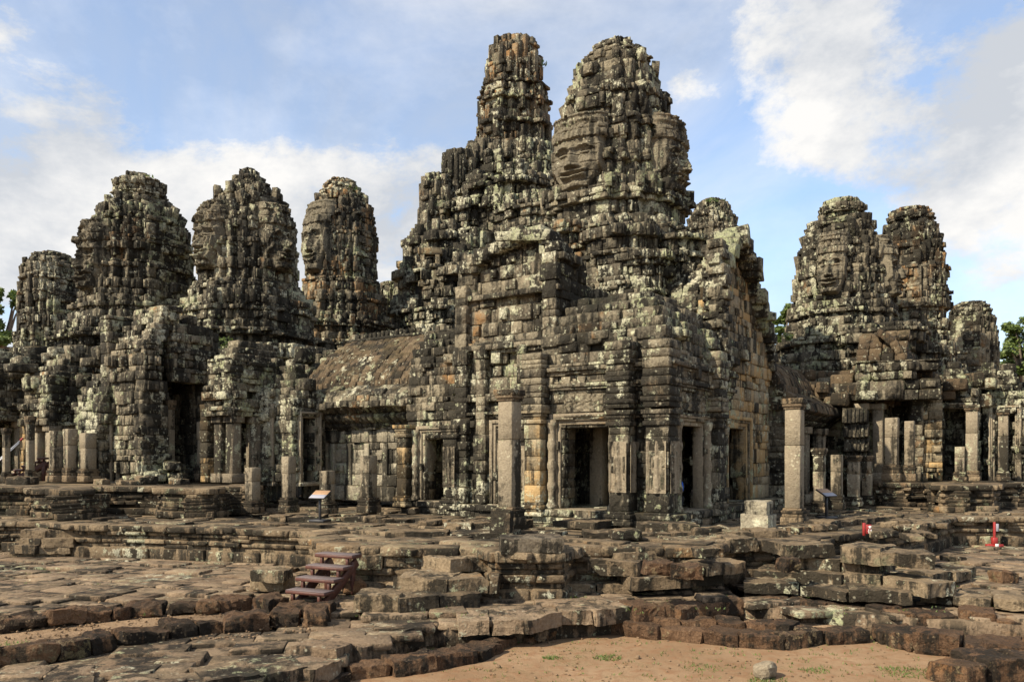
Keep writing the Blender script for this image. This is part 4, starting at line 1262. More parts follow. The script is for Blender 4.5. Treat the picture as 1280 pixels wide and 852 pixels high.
def right_group():
    t = thing('gate_pavilion', W(2, 20, 1.9), 'ruined gate pavilion with buff stone wall panel and pillars at the right', 'temple building')
    zb = 2.0
    mb = MB(seed=601, bev=.07, jit=.055)
    def mass(px0, px1, y0, pyt, amp=.14, zlo=zb, ragged=.1, w=.4, r_=None):
        ac, bc = abp((px0 + px1) / 2, y0)
        hw = (px1 - px0) * y0 / F / 2 / 1.2
        poly = [(x + ac - hw * .5, y + bc + hw * .5) for x, y in redent(hw)]
        stack(mb, poly, zlo, Z(pyt, y0), mold(3, amp), .33, w, .5, .06, .03, .3, ragged)
    mass(1000, 1085, 31, 440, .16); mass(1075, 1165, 30, 405, .2); mass(1110, 1190, 31, 430, .16); mass(1165, 1235, 33, 470, .16)
    mass(1225, 1290, 31, 500, .12); mass(1030, 1110, 29, 470, .14)
    mb.build('core', M['tower'], t)
    mb = MB(seed=602, bev=.1, jit=.05)
    # stepped vault end
    a0, b0 = abp(1140, 27.9)
    prof = [(.9 * (i / 7) ** 1.8, Z(462, 27.5) + (Z(412, 27.5) - Z(462, 27.5)) * (1 - (1 - i / 7) ** 1.5)) for i in range(8)]
    roof(mb, (a0, b0 - 1.2), (a0, b0 + 1.8), prof, .4, out=.04)
    roof(mb, (a0 - 1.6, b0 - 1.2), (a0, b0 - 1.2), prof, .4, out=.04)
    mb.build('vault_roof', M['roof'], t)
    mb = MB(seed=609, bev=.1, jit=.05)
    for i in range(70):
        px = mb.rng.uniform(1000, 1270); yd = mb.rng.uniform(27.5, 30); a, b = abp(px, yd)
        mb.box((a, b, Z(mb.rng.uniform(468, 505), yd)), (mb.rng.uniform(.3, .8), mb.rng.uniform(.4, .8), mb.rng.uniform(.2, .5)), mb.rng.gauss(0, .08))
    rb = mb.build('rubble', M['roof'], t); rb['kind'] = 'stuff'
    # buff wall panel and curved half vault remains
    mb = MB(seed=603, bev=.05, jit=.02)
    aw, bw = abp(1100, 27.5)
    p, q = abp(1138, 27.4), abp(1178, 27.0)
    wall(mb, p, q, zb, Z(482, 27), .5, .26, .34, out=.03, miss=.01, extra=.1)
    mb.build('wall', M['warm'], t)
    mb = MB(seed=606, bev=.05, jit=.03)
    p2, q2 = abp(1050, 29), abp(1142, 28.6)
    wall(mb, p2, q2, zb, Z(470, 28), .5, .3, .4, out=.05, miss=.02, extra=.2)
    wall(mb, (q2[0], q2[1]), (p[0], p[1] - .1), zb, Z(480, 28), .4, .3, .4)
    mb.prism([(p2[0], p2[1] - 1.3), (q2[0], p2[1] - 1.3), (q2[0], p2[1]), (p2[0], p2[1])], Z(500, 27.5), Z(478, 27.5))
    mb.build('recess_wall', M['wall'], t)
    for px_ in (1078, 1098):
        mb = MB(seed=px_, bev=.06, jit=.012); x, y = abp(px_, 27.6)
        mb.box((x, y, (zb + Z(505, 27.6)) / 2), (.32, .32, Z(505, 27.6) - zb)); mb.box((x, y, zb + .14), (.46, .46, .28)); mb.box((x, y, Z(508, 27.6)), (.46, .46, .2))
        mb.build('pillar', M['pillar'], t)
    p = abp(1072, 27.6); q = abp(1172, 26.8)
    mb = MB(seed=604, bev=.1, jit=.05)
    wall(mb, (p[0], p[1] - .25), (q[0] + .1, q[1] - .25), Z(500, 27), Z(450, 27), .6, .3, .5, out=.06, miss=.03, extra=.3, offs=lut([(Z(498, 27), .35), (Z(485, 27), .15), (Z(480, 27), .05)]))
    for i in range(6):
        a, b = abp(1058 + i * 5, 27.3)
        for k in range(4):
            mb.box((a, b + .25 - .13 * k, Z(575, 27.3) + .48 * k + .05), (.15, .3, .5), tilt=-.2, tone=.25)
    mb.build('cornice', M['tower'], t)
    for (px, yd, wid, hd, htp, f, sd_, dw) in ((1192, 27.8, 1.5, 2.5, Z(486, 27.8), 0, 610, .8), (1233, 29, 1.7, 2.6, Z(476, 28), 0, 611, .9), (1256, 27.6, 1.3, 2.4, Z(482, 28), 0, 612, .6),
                                               (1295, 28, 2.0, 2.3, Z(500, 28), 0, 613, .8)):
        a, b = abp(px, yd)
        portal(t, None, a, b, wid, zb, hd, htp, f, sd_, dw=dw)
right_group()

# ------------------------------------------------------------------ free-standing pillars
def pillar_proto(h, seed, broken=False):
    """square stone pillar at the origin: moulded base, shaft, capital"""
    e = bpy.data.objects.new('stone_pillar', None); COL.objects.link(e); e.empty_display_size = .3
    mb = MB(frame=(0, 0, 0), seed=seed, bev=.08, jit=.012)
    z = 0
    for hh, w_ in ((.20, .62), (.08, .54), (.07, .58), (.06, .50)):
        mb.box((0, 0, z + hh / 2), (w_, w_, hh * .98)); z += hh
    mb.build('base', M['terrace'], e)
    mb = MB(frame=(0, 0, 0), seed=seed + 1, bev=.05, jit=.010)
    zt = h - (0 if broken else .26)
    cut = z + (zt - z) * random.Random(seed).uniform(.45, .7)
    mb.box((0, 0, (z + cut) / 2), (.42, .42, cut - z), tone=.55); mb.box((.006, -.004, (cut + zt) / 2), (.42, .42, (zt - cut) * .995), tone=.6)
    mb.build('shaft', M['pillar'], e)
    mb = MB(frame=(0, 0, 0), seed=seed + 2, bev=.10, jit=.02)
    if not broken:
        z = zt
        for hh, w_ in ((.06, .47), (.07, .53), (.13, .58)):
            mb.box((0, 0, z + hh / 2), (w_, w_, hh * .98)); z += hh
        mb.build('capital', M['terrace'], e)
    return e
protoT = pillar_proto(3.0, 701); protoM = pillar_proto(2.2, 705); protoS = pillar_proto(1.55, 709, True)
_used = set()
def put_pillar(proto, hp, px, pyb, z, pyt, label, wpx=None, group='free-standing stone pillars', rz=YAW):
    g = G(px, pyb, z)
    h = (pyb - pyt) * g.y / F
    s = h / hp
    sw = (wpx * g.y / F / (.42 * 1.32)) if wpx else 1.0
    if proto.name in _used: o = copy_tree(proto, g, rz)
    else:
        _used.add(proto.name); o = proto; o.location = g; o.rotation_euler = (0, 0, rz)
    o.scale = (sw, sw, s)
    tag(o, label, 'pillar', group)
    return o
put_pillar(protoT, 3.0, 637, 656, 1.40, 487, 'tall square pillar with broad capital before the left doorways, tallest of the front pillars', 28)
put_pillar(protoT, 3.0, 993, 656, 1.26, 498, 'tall pale pillar standing free right of the corner pavilion', 25)
put_pillar(protoS, 1.55, 461, 640, 1.34, 569, 'squat dark sided pillar before the gallery, right of the left information board', 20)
put_pillar(protoS, 1.55, 409, 641, 1.34, 588, 'short pillar stump directly behind the left information board', 18)
put_pillar(protoS, 1.55, 361, 640, 1.34, 570, 'thin pillar stump second from the left in front of the gallery', 17)
put_pillar(protoS, 1.55, 316, 640, 1.34, 584, 'pillar stump leftmost of the four short ones in front of the gallery', 18)
put_pillar(protoM, 2.2, 1067, 632, 1.35, 569, 'left pillar of the close pair with small capitals right of the information board', 17)
put_pillar(protoM, 2.2, 1084, 630, 1.35, 569, 'right pillar of the close pair with small capitals beside the plinth', 14)
put_pillar(protoM, 2.2, 1024, 640, 1.35, 560, 'dark stained pillar in the shade behind the tall pale pillar', 16)
put_pillar(protoS, 1.55, 1046, 636, 1.35, 568, 'dark capless pillar behind the right information board', 16)
put_pillar(protoT, 3.0, 1215, 601, 2.05, 506, 'pale grey pillar with high shaft on the right plinth', 17)
put_pillar(protoT, 3.0, 1254, 601, 2.05, 512, 'brown pillar near the right picture edge on the plinth', 14)
put_pillar(protoS, 1.55, 1200, 601, 2.05, 558, 'rounded mossy pillar stump on the right plinth beside the pale grey pillar', 14)
put_pillar(protoS, 1.55, 1115, 601, 2.05, 522, 'white lichened pillar in front of the buff wall panel', 19)
put_pillar(protoS, 1.55, 1137, 601, 2.05, 526, 'purplish pillar touching the left end of the buff blocks', 14)
put_pillar(protoS, 1.55, 258, 601, 2.05, 527, 'lichen covered pillar in front of the tall broken arch', 22)
put_pillar(protoM, 2.2, 287, 601, 2.05, 525, 'warm toned pillar with capital between the broken arch and the gallery', 12)
put_pillar(protoM, 2.2, 212, 601, 2.05, 500, 'slender lit pillar at the left side of the broken arch', 12)
put_pillar(protoS, 1.55, 332, 600, 2.05, 532, 'smooth grey pillar at the dark opening left of the gallery', 14)
put_pillar(protoS, 1.55, 71, 602, 2.05, 538, 'black lichened pillar beside the far wooden steps', 17)
put_pillar(protoS, 1.55, 88, 602, 2.05, 536, 'black lichened pillar second from the far wooden steps', 17)
put_pillar(protoS, 1.55, 110, 602, 2.05, 541, 'black lichened pillar left of the double doorway at the left', 19)
put_pillar(protoM, 2.2, 38, 602, 2.05, 520, 'sunlit pillar with capital behind the far wooden steps', 10)
put_pillar(protoM, 2.2, 8, 602, 2.05, 535, 'pillar beside the metal handrail at the left picture edge', 9)

# ------------------------------------------------------------------ ground, paving and terraces
def sheet(name, poly, z, mat):
    me = bpy.data.meshes.new(name); me.from_pydata([(p[0], p[1], z) for p in poly], [], [list(range(len(poly)))]); me.update()
    if me.polygons[0].normal.z < 0: me.flip_normals()
    o = link(name, me, mat); o['kind'] = 'structure'; return o
sheet('ground', [(-1500, -1500), (1500, -1500), (1500, 1500), (-1500, 1500)], 0, M['sand'])

def inside(p, poly):
    c = False; n = len(poly); j = n - 1
    for i in range(n):
        if (poly[i][1] > p[1]) != (poly[j][1] > p[1]) and p[0] < (poly[j][0] - poly[i][0]) * (p[1] - poly[i][1]) / (poly[j][1] - poly[i][1]) + poly[i][0]:
            c = not c
        j = i
    return c
def paving(name, poly, z, seed, mat='slab', row=.75, lw=1.2, thick=.10, zj=.022, yaw=YAW, miss=.02, base=True, kind='structure'):
    """irregular flagstones over a polygon given in world xy"""
    mb = MB(frame=(0, 0, 0), seed=seed, bev=.10, jit=.05)
    r = mb.rng
    c, s = math.cos(yaw), math.sin(yaw)
    loc = [(p[0] * c + p[1] * s, -p[0] * s + p[1] * c) for p in poly]
    x0, x1 = min(p[0] for p in loc), max(p[0] for p in loc); y0, y1 = min(p[1] for p in loc), max(p[1] for p in loc)
    y = y0
    while y < y1:
        h = row * r.uniform(.7, 1.3); x = x0 - r.random() * lw
        while x < x1:
            w = lw * r.uniform(.5, 1.5); cx_, cy_ = x + w / 2, y + h / 2
            if inside((cx_, cy_), loc) and r.random() > miss:
                mb.box((cx_ * c - cy_ * s, cx_ * s + cy_ * c, z - thick / 2 + r.gauss(0, zj)), (w * .985, h * .98, thick), yaw + r.gauss(0, .012), r.gauss(0, .012), r.gauss(0, .012))
            x += w
        y += h
    o = mb.build(name, M[mat]); o['kind'] = kind
    if base:
        pm = MB(frame=(0, 0, 0), seed=seed)
        lp = [(p[0], p[1]) for p in poly]
        ar = sum(lp[i - 1][0] * lp[i][1] - lp[i][0] * lp[i - 1][1] for i in range(len(lp)))
        if ar < 0: lp = lp[::-1]
        pm.prism(lp, -.05, z - thick * .65, .4)
        b = pm.build(name + '_bed', M[mat]); b['kind'] = kind
    return o

L1, L2 = .45, 1.23
TER = [(-140, 650), (60, 651), (110, 655), (185, 656), (390, 663), (404, 680), (527, 683), (600, 683), (622, 689), (702, 689), (716, 681), (752, 682), (876, 683), (902, 676), (1000, 672), (1120, 658), (1168, 650), (1190, 645), (1420, 646)]
terp = [G(x, y, L2) for x, y in TER]
far = [G(1420, 620, L2), G(-300, 620, L2)]
paving('terrace_paving', [(p.x, p.y) for p in terp] + [(p.x, p.y + 12) for p in (terp[-1], terp[0])], L2, 801, 'terrace', .5, .7, .12, .03)
paving('stone_paving', [tuple(G(x, y, L1)[:2]) for x, y in ((-260, 790), (0, 768), (150, 752), (330, 740), (420, 752), (600, 745), (700, 735), (720, 700), (390, 690), (-400, 680))], L1, 802, 'slab', .42, .75, .10, .02, yaw=-.28)
paving('stone_paving', [tuple(G(x, y, L1)[:2]) for x, y in ((1080, 720), (1290, 738), (1600, 740), (1500, 676), (1160, 676), (1100, 690))], L1, 803, 'slab', .45, .75, .10, .02, yaw=.5)

def terrace_wall(name, label, pts, z0, z1, seed, mat='terrace'):
    """moulded terrace face along world xy points (outside to the right hand of travel)"""
    t = thing(name, (pts[0][0], pts[0][1], z0), label, 'terrace wall')
    bands = [(.30, .07), (.09, -.01), (.10, .05), (.08, -.03), (.09, .04), (.14, .12)]
    tot = sum(b for b, o in bands); k = (z1 - z0) / tot
    mbs = {'plinth_course': MB(frame=(0, 0, 0), seed=seed, bev=.10, jit=.04), 'moulding': MB(frame=(0, 0, 0), seed=seed + 1, bev=.22, jit=.03), 'coping': MB(frame=(0, 0, 0), seed=seed + 2, bev=.14, jit=.05)}
    z = z0
    for i, (b, o) in enumerate(bands):
        nm = 'plinth_course' if i == 0 else ('coping' if i == len(bands) - 1 else 'moulding')
        mb = mbs[nm]
        for p, q in zip(pts, pts[1:]):
            L = math.hypot(q[0] - p[0], q[1] - p[1]); d = ((q[0] - p[0]) / L, (q[1] - p[1]) / L); n = (d[1], -d[0])
            oo = o + .01 * i
            edge_blocks(mb, (p[0] + n[0] * oo - d[0] * .05, p[1] + n[1] * oo - d[1] * .05), (q[0] + n[0] * oo + d[0] * .05, q[1] + n[1] * oo + d[1] * .05), z, b * k, .75 if nm != 'moulding' else .55, .6, .03, .015)
        z += b * k
    for nm, mb in mbs.items(): mb.build(nm, M[mat], t)
    return t
def gp(lst, z): return [tuple(G(x, y, z)[:2]) for x, y in lst]
terrace_wall('terrace_wall', 'long moulded terrace wall along the paved court at the left', gp([(-140, 650), (60, 651), (110, 655), (185, 656), (390, 663), (406, 680)], L2), L1 - .05, L2, 811)
terrace_wall('terrace_wall', 'moulded terrace prow below the big dark capstone in the middle', gp([(404, 680), (527, 683), (600, 683), (622, 689), (702, 689), (716, 681), (752, 682), (876, 683), (902, 676)], L2), L1 - .25, L2, 821)
terrace_wall('terrace_wall', 'shaded moulded terrace wall behind the red marker posts at the right', gp([(902, 676), (1000, 672), (1120, 658), (1168, 650), (1190, 645), (1420, 646)], L2), L1 - .05, L2, 831)

# plinths of the gate pavilions
def plinth(name, label, lst, zb_, zt_, seed, deep=10):
    t = thing(name, (G(*lst[0], zb_).x, G(*lst[0], zb_).y, zb_), label, 'plinth')
    pts = gp(lst, zb_)
    mb = MB(frame=(0, 0, 0), seed=seed, bev=.10, jit=.035)
    bands = [(.24, .10), (.12, .02), (.12, .08), (.10, -.02), (.12, .06), (.12, -.01), (.2, .14)]
    k = (zt_ - zb_) / sum(b for b, o in bands); z = zb_
    for b, o in bands:
        for p, q in zip(pts, pts[1:]):
            L = math.hypot(q[0] - p[0], q[1] - p[1]); d = ((q[0] - p[0]) / L, (q[1] - p[1]) / L); n = (d[1], -d[0])
            edge_blocks(mb, (p[0] + n[0] * o, p[1] + n[1] * o), (q[0] + n[0] * o, q[1] + n[1] * o), z, b * k, .6, .8, .05, .02)
        z += b * k
    mb.build('moulded_face', M['terrace'], t)
    poly = pts + [(pts[-1][0], pts[-1][1] + deep), (pts[0][0], pts[0][1] + deep)]
    mb = MB(frame=(0, 0, 0), seed=seed + 1)
    mb.prism(poly, zb_, zt_ - .02, .4)
    mb.build('plinth_top', M['terrace'], t)
    return t
plinth('plinth', 'stepped moulded plinth under the left gate pavilion', [(-260, 644), (40, 644), (42, 648), (108, 650), (112, 642), (200, 643), (204, 647), (268, 648), (272, 642), (312, 643), (330, 628)], L2, 2.02, 841)
plinth('plinth', 'shaded stepped plinth under the right gate pavilion', [(1090, 622), (1102, 634), (1170, 634), (1174, 640), (1240, 640), (1246, 634), (1420, 634)], L2, 2.02, 851)

# ------------------------------------------------------------------ stones
def rock_mesh(name, s, seed, n=7, rough=.05, chamf=.12):
    """weathered block: subdivided box with rounded arrises and chipped, uneven faces"""
    r = random.Random(seed); off = Vector((r.uniform(0, 99), r.uniform(0, 99), r.uniform(0, 99)))
    nn = [max(4, min(18, int(round(k / .06)))) for k in s]
    V, idx, Fc = [], {}, []
    def vid(i, j, k):
        key = (i, j, k)
        if key in idx: return idx[key]
        p = Vector((-1 + 2 * i / nn[0], -1 + 2 * j / nn[1], -1 + 2 * k / nn[2]))
        m = min(s) * chamf
        q = Vector([p[a] * s[a] / 2 for a in range(3)])
        c = Vector([max(-s[a] / 2 + m, min(s[a] / 2 - m, q[a])) for a in range(3)])
        d = q - c
        if d.length > m: q = c + d.normalized() * m
        w_ = q + off
        nv = Vector((mnoise.noise(w_ * 1.8), mnoise.noise(w_ * 1.8 + Vector((9, 1, 4))), mnoise.noise(w_ * 1.8 + Vector((3, 7, 2)))))
        n2 = Vector((mnoise.noise(w_ * 5), mnoise.noise(w_ * 5 + Vector((9, 1, 4))), mnoise.noise(w_ * 5 + Vector((3, 7, 2))))) + .6 * Vector((mnoise.noise(w_ * 13), mnoise.noise(w_ * 13 + Vector((9, 1, 4))), mnoise.noise(w_ * 13 + Vector((3, 7, 2)))))
        q += nv * rough * 1.2 + n2 * rough * .9
        idx[key] = len(V); V.append(q); return idx[key]
    for a in range(3):
        b, c = (a + 1) % 3, (a + 2) % 3
        for sd_ in (0, nn[a]):
            for j in range(nn[b]):
                for k in range(nn[c]):
                    q = []
                    for (jj, kk) in ((j, k), (j + 1, k), (j + 1, k + 1), (j, k + 1)):
                        t_ = [0, 0, 0]; t_[a] = sd_; t_[b] = jj; t_[c] = kk
                        q.append(vid(*t_))
                    Fc.append(q if sd_ else q[::-1])
    me = bpy.data.meshes.new(name); me.from_pydata(V, [], Fc); me.update()
    at = me.attributes.new('tone', 'FLOAT_COLOR', 'POINT')
    tn = [r.random(), r.random(), r.random(), 1.0]
    at.data.foreach_set('color', np.tile(tn, (len(V), 1)).ravel().astype(np.float32))
    me.polygons.foreach_set('use_smooth', [False] * len(me.polygons))
    return me
def stone_obj(name, c, s, yaw, seed, mat, parent=None, rough=.035, chamf=.16, tilt=(0, 0)):
    me = rock_mesh(name, s, seed, rough=rough, chamf=chamf)
    o = bpy.data.objects.new(name, me); me.materials.append(M[mat]); COL.objects.link(o)
    o.location = c; o.rotation_euler = (tilt[0], tilt[1], yaw)
    if parent is not None:
        o.parent = parent; o.matrix_parent_inverse = (Matrix.Translation(parent.location)).inverted()
    return o

def stone_row(name, label, cat, lst, zt, h, dep, w, seed, mat='terrace', part='block', zj=.02, oj=.05, miss=.0, group=None, rough=.026, chamf=.05):
    """row of individual squared blocks whose top front edge follows the photo polyline lst at height zt"""
    pts = [G(x, y, zt) for x, y in lst]
    t = thing(name, (pts[0].x, pts[0].y, zt - h), label, cat, group)
    r = random.Random(seed)
    k = 0
    for p, q in zip(pts, pts[1:]):
        d = (q - p); L = d.length; d.normalize(); nin = Vector((-d.y, d.x, 0)); yaw = math.atan2(d.y, d.x)
        n = max(1, int(round(L / w)))
        cuts = [0] + [(i + r.uniform(-.25, .25)) / n * L for i in range(1, n)] + [L]
        for a, b in zip(cuts, cuts[1:]):
            k += 1
            if r.random() < miss: continue
            dd = dep * r.uniform(.85, 1.2); o = r.uniform(-oj, oj); hh = h + r.gauss(0, zj)
            c = p + d * ((a + b) / 2) + nin * (dd / 2 + o)
            stone_obj(part, (c.x, c.y, zt - h + hh / 2), ((b - a) * .98, dd, hh), yaw + r.gauss(0, .02), seed * 100 + k, mat, t, rough, chamf, (r.gauss(0, .012), r.gauss(0, .012)))
    return t

# laterite kerbs around the sand and dirt
stone_row('laterite_kerb', 'upper rusty laterite kerb edging the paved court at the left', 'kerb', [(-60, 781), (0, 774), (60, 768), (141, 759), (161, 756), (275, 751), (319, 746), (339, 751), (363, 757), (415, 757)], .50, .2, .42, .48, 901, 'laterite', 'kerb_stone', .035, .07, .06, rough=.05, chamf=.16)
stone_row('laterite_kerb', 'lower pitted laterite kerb below the dirt strip at the left', 'kerb', [(-60, 820), (0, 813), (74, 804), (148, 791), (212, 783), (282, 773), (336, 768), (410, 766)], .50, .23, .45, .46, 902, 'laterite', 'kerb_stone', .03, .06, rough=.05, chamf=.16)
stone_row('laterite_kerb', 'reddish laterite kerb beside the grassy edge of the sand at lower middle', 'kerb', [(330, 872), (440, 836), (490, 829), (545, 822), (600, 812), (625, 800), (650, 792)], .17, .22, .5, .55, 903, 'laterite', 'kerb_stone', .03, .05, rough=.04, chamf=.12)
stone_row('laterite_kerb', 'laterite kerb edging the sand below the middle terrace prow', 'kerb', [(660, 789), (700, 781), (738, 773), (780, 779), (824, 783), (876, 788), (924, 793), (983, 796), (1032, 789), (1085, 786)], .20, .23, .5, .5, 904, 'laterite', 'kerb_stone', .03, .07, rough=.04, chamf=.12)
stone_row('laterite_kerb', 'laterite kerb running to the right edge along the sand', 'kerb', [(1085, 778), (1103, 786), (1139, 795), (1201, 802), (1232, 806), (1330, 814)], .24, .26, .6, .5, 905, 'laterite', 'kerb_stone', .03, .06, rough=.04, chamf=.12)
stone_row('laterite_kerb', 'second laterite kerb above the reddish dirt at the right', 'kerb', [(941, 747), (985, 750), (1032, 754), (1077, 757), (1100, 762), (1145, 767), (1198, 768), (1246, 772), (1340, 778)], .40, .24, .5, .5, 906, 'laterite', 'kerb_stone', .03, .06, rough=.04, chamf=.12)
stone_row('laterite_kerb', 'short laterite kerb in the lower right corner', 'kerb', [(1203, 834), (1232, 828), (1330, 824)], .26, .28, .6, .55, 907, 'laterite', 'kerb_stone', rough=.04, chamf=.12)
stone_row('laterite_kerb', 'upper laterite blocks bridging the paving and the sand in the middle', 'kerb', [(769, 755), (800, 764), (848, 761), (882, 755), (930, 752)], .40, .24, .5, .5, 908, 'laterite', 'kerb_stone', .03, .08, rough=.04, chamf=.12)
stone_row('laterite_kerb', 'laterite course between the sand kerb and the upper middle blocks', 'kerb', [(740, 764), (790, 773), (850, 774), (930, 776), (990, 783)], .26, .2, .5, .45, 909, 'laterite', 'kerb_stone', .03, .06, rough=.04, chamf=.12)

# sandstone steps
stone_row('slab_row', 'broad foreground paving slabs with broken front edge at lower left', 'slabs', [(-30, 880), (120, 862), (260, 855), (390, 834), (448, 806), (510, 789), (562, 777)], .34, .30, .8, .62, 911, 'slab', 'slab', .03, .12)
stone_row('slab_row', 'dark edged paving slabs above the sand left of the middle', 'slabs', [(572, 774), (655, 772), (700, 764), (742, 763), (790, 757)], .46, .24, .85, .6, 912, 'slab', 'slab', .02, .06)
stone_row('step_row', 'lowest step slabs beside the wooden stairs', 'step', [(440, 747), (500, 747), (600, 738)], .66, .26, .8, .9, 913, 'terrace', 'block', .02, .08)
stone_row('step_row', 'middle step blocks beside the wooden stairs', 'step', [(490, 722), (560, 724), (612, 722), (622, 722)], .86, .26, .8, .7, 914, 'terrace', 'block', .02, .06)
stone_row('step_row', 'upper landing blocks at the top of the wooden stairs', 'step', [(404, 690), (440, 692), (527, 692)], 1.10, .26, .9, .8, 915, 'terrace', 'block', .02, .05)
stone_row('step_row', 'lower landing blocks under the top of the wooden stairs', 'step', [(462, 708), (530, 708)], .84, .36, .7, .7, 916, 'terrace', 'block', .02, .05)
stone_row('step_row', 'stepped blocks between the landing and the middle prow', 'step', [(530, 697), (562, 700), (588, 697), (616, 696)], 1.08, .24, .8, .6, 917, 'terrace', 'block', .03, .1)
for i, (lst, zt, h, dp, w, lab) in enumerate((
    ([(640, 733), (700, 728), (790, 731)], .62, .2, .6, .8, 'low footing blocks round the base of the middle prow'),
    ([(790, 722), (850, 720), (905, 716)], .78, .28, .9, .8, 'big footing slab below the right steps of the middle terrace'),
    ([(745, 704), (790, 706), (822, 697)], .98, .26, .8, .75, 'middle blocks in the recess right of the prow'),
    ([(770, 690), (835, 688), (872, 688)], 1.16, .26, .8, .7, 'upper loose course of dark blocks right of the prow'),
    ([(830, 706), (880, 706), (930, 701)], .98, .24, .7, .55, 'weathered course of small blocks in the right recess'),
    ([(855, 679), (950, 676), (985, 684)], 1.24, .24, .9, .75, 'flat slabs on the terrace corner in front of the right doorway'),
    ([(940, 708), (1000, 713), (1052, 718), (1100, 722), (1160, 731)], .80, .28, .8, .85, 'lower step of big squared blocks at the right'),
    ([(985, 695), (1050, 700), (1100, 704)], 1.02, .28, .9, .85, 'middle step of pale blocks at the right'),
    ([(1048, 686), (1100, 690), (1170, 692)], 1.24, .30, .9, .95, 'top step of long dark blocks at the right'),
    ([(930, 728), (1000, 731), (1060, 737), (1140, 741)], .64, .22, .8, .9, 'bottom pale slabs above the right laterite kerb'),
    ([(1120, 728), (1190, 716), (1225, 708)], .66, .24, .7, .75, 'kerb of stone slabs turning back towards the right court'),
    ([(1150, 738), (1190, 742), (1240, 746), (1320, 752)], .60, .22, .8, .6, 'row of worn slabs at the right edge of the court'),
    ([(690, 650), (800, 655), (875, 655)], 1.44, .2, .8, .9, 'low step slabs in front of the main doorway'),
    ([(730, 664), (840, 664), (985, 664)], 1.34, .18, .7, .8, 'long step of dark slabs below the main doorway'),
    ([(520, 651), (590, 653), (612, 653)], 1.40, .22, .7, .8, 'step blocks under the left doorway of the pavilion'),
    ([(480, 664), (560, 664), (640, 666)], 1.33, .16, .8, .9, 'broad thin slabs on the terrace left of the tall pillar'),
    ([(330, 645), (400, 646), (510, 648)], 1.33, .16, .6, .8, 'slabs at the foot of the short gallery pillars'),
    ([(1000, 660), (1050, 652), (1120, 646)], 1.35, .16, .7, .8, 'shaded slabs below the right information board'),
    )):
    stone_row('step_row', lab, 'step', lst, zt, h * .8, dp, w * 1.05, 920 + i, 'terrace', 'block', .025, .08, .04)
# small ruined stair at the far left
for k, (y_, zt) in enumerate(((689, .58), (681, .74), (672, .90), (663, 1.06))):
    stone_row('step_row', ('lowest', 'second', 'third', 'topmost')[k] + ' tread of the small ruined stone stair at far left', 'step', [(8 + k * 6, y_), (40 + k * 6, y_ + .5), (80 + k * 7, y_)], zt, .2, .55, .8, 960 + k, 'terrace', 'block', .02, .08)

# single stones
def single(name, label, px, py, z, s, yaw, seed, mat='terrace', cat='stone', group=None, tilt=(0, 0), rough=.03, chamf=.10, zg=None):
    g = G(px, py, z if zg is None else zg)
    o = stone_obj(name, (g.x, g.y + s[1] * .3, z + s[2] / 2 - .01), s, yaw, seed, mat, None, rough, chamf, tilt)
    return tag(o, label, cat, group)
single('capstone', 'huge dark capstone slab on top of the middle terrace prow', 664, 690, 1.22, (1.08, .8, .27), .03, 1001, 'capstone', chamf=.12)
single('pillar_plinth', 'low square plinth slab under the tall front pillar', 637, 661, 1.22, (.82, .8, .19), YAW, 1030, 'terrace')
single('fallen_slab', 'grey slab leaning against the foot of the tall front pillar', 627, 670, 1.24, (.44, .2, .56), -.35, 1002, tilt=(-.25, 0))
single('pale_rock', 'pale rounded rock alone on the sand', 960, 848, 0, (.30, .26, .21), .3, 1003, 'pillar', 'rock', rough=.05, chamf=.4)
single('pedestal', 'squat moulded stone pedestal in front of the right doorway', 951, 664, 1.25, (.62, .58, .38), YAW, 1004, 'pale', 'pedestal', chamf=.08, rough=.015)
single('pedestal_block', 'smaller square block set on top of the squat pedestal', 951, 664, 1.62, (.50, .47, .30), YAW, 1005, 'pale', 'pedestal', chamf=.08, rough=.015, zg=1.25)
single('stone_block', 'lower of two stacked rough blocks left of the wooden stairs', 338, 737, L1, (.66, .5, .24), -.2, 1006)
single('stone_block', 'upper of two stacked rough blocks left of the wooden stairs', 337, 725, L1 + .23, (.62, .48, .2), -.1, 1007)
single('laterite_block', 'yellowish laterite lump at the right edge of the court', 1257, 728, L1, (.42, .3, .22), .2, 1008, 'laterite', rough=.05)
single('laterite_block', 'reddish laterite block in the right stepped terrace', 989, 712, .92, (.34, .3, .22), .2, 1009, 'laterite', rough=.04)
single('laterite_block', 'pair half of pitted laterite blocks in the right recess, left one', 826, 718, .95, (.5, .4, .22), .1, 1010, 'laterite', rough=.05)
single('laterite_block', 'pitted laterite block with white lichen in the right recess', 859, 721, .93, (.5, .4, .22), -.1, 1011, 'laterite', rough=.05)
single('tilted_stone', 'small wedge stone propped below the slabs at the sand edge', 678, 800, .05, (.2, .25, .42), .4, 1012, 'terrace', tilt=(.1, .5))
single('stone_block', 'loose mossy block on the step by the right corner of the terrace', 998, 692, 1.02, (.5, .4, .18), .1, 1013)
single('stone_block', 'thin block lying on the right recess steps', 886, 696, 1.12, (.42, .4, .16), .3, 1014)
single('stone_block', 'round edged loose block before the right terrace corner', 1128, 732, .62, (.5, .45, .2), .3, 1015)
single('stone_block', 'small dark block lying on the right court paving', 1195, 702, L1, (.5, .3, .14), .3, 1016)
single('laterite_lump', 'rusty laterite lump inside the left dirt strip', 176, 768, .3, (.5, .4, .2), .1, 1017, 'laterite', rough=.05, chamf=.35)
single('laterite_lump', 'rusty lump under the wooden stairs', 440, 742, L1, (.42, .4, .24), .4, 1018, 'laterite', rough=.06, chamf=.35)
rr = random.Random(77)
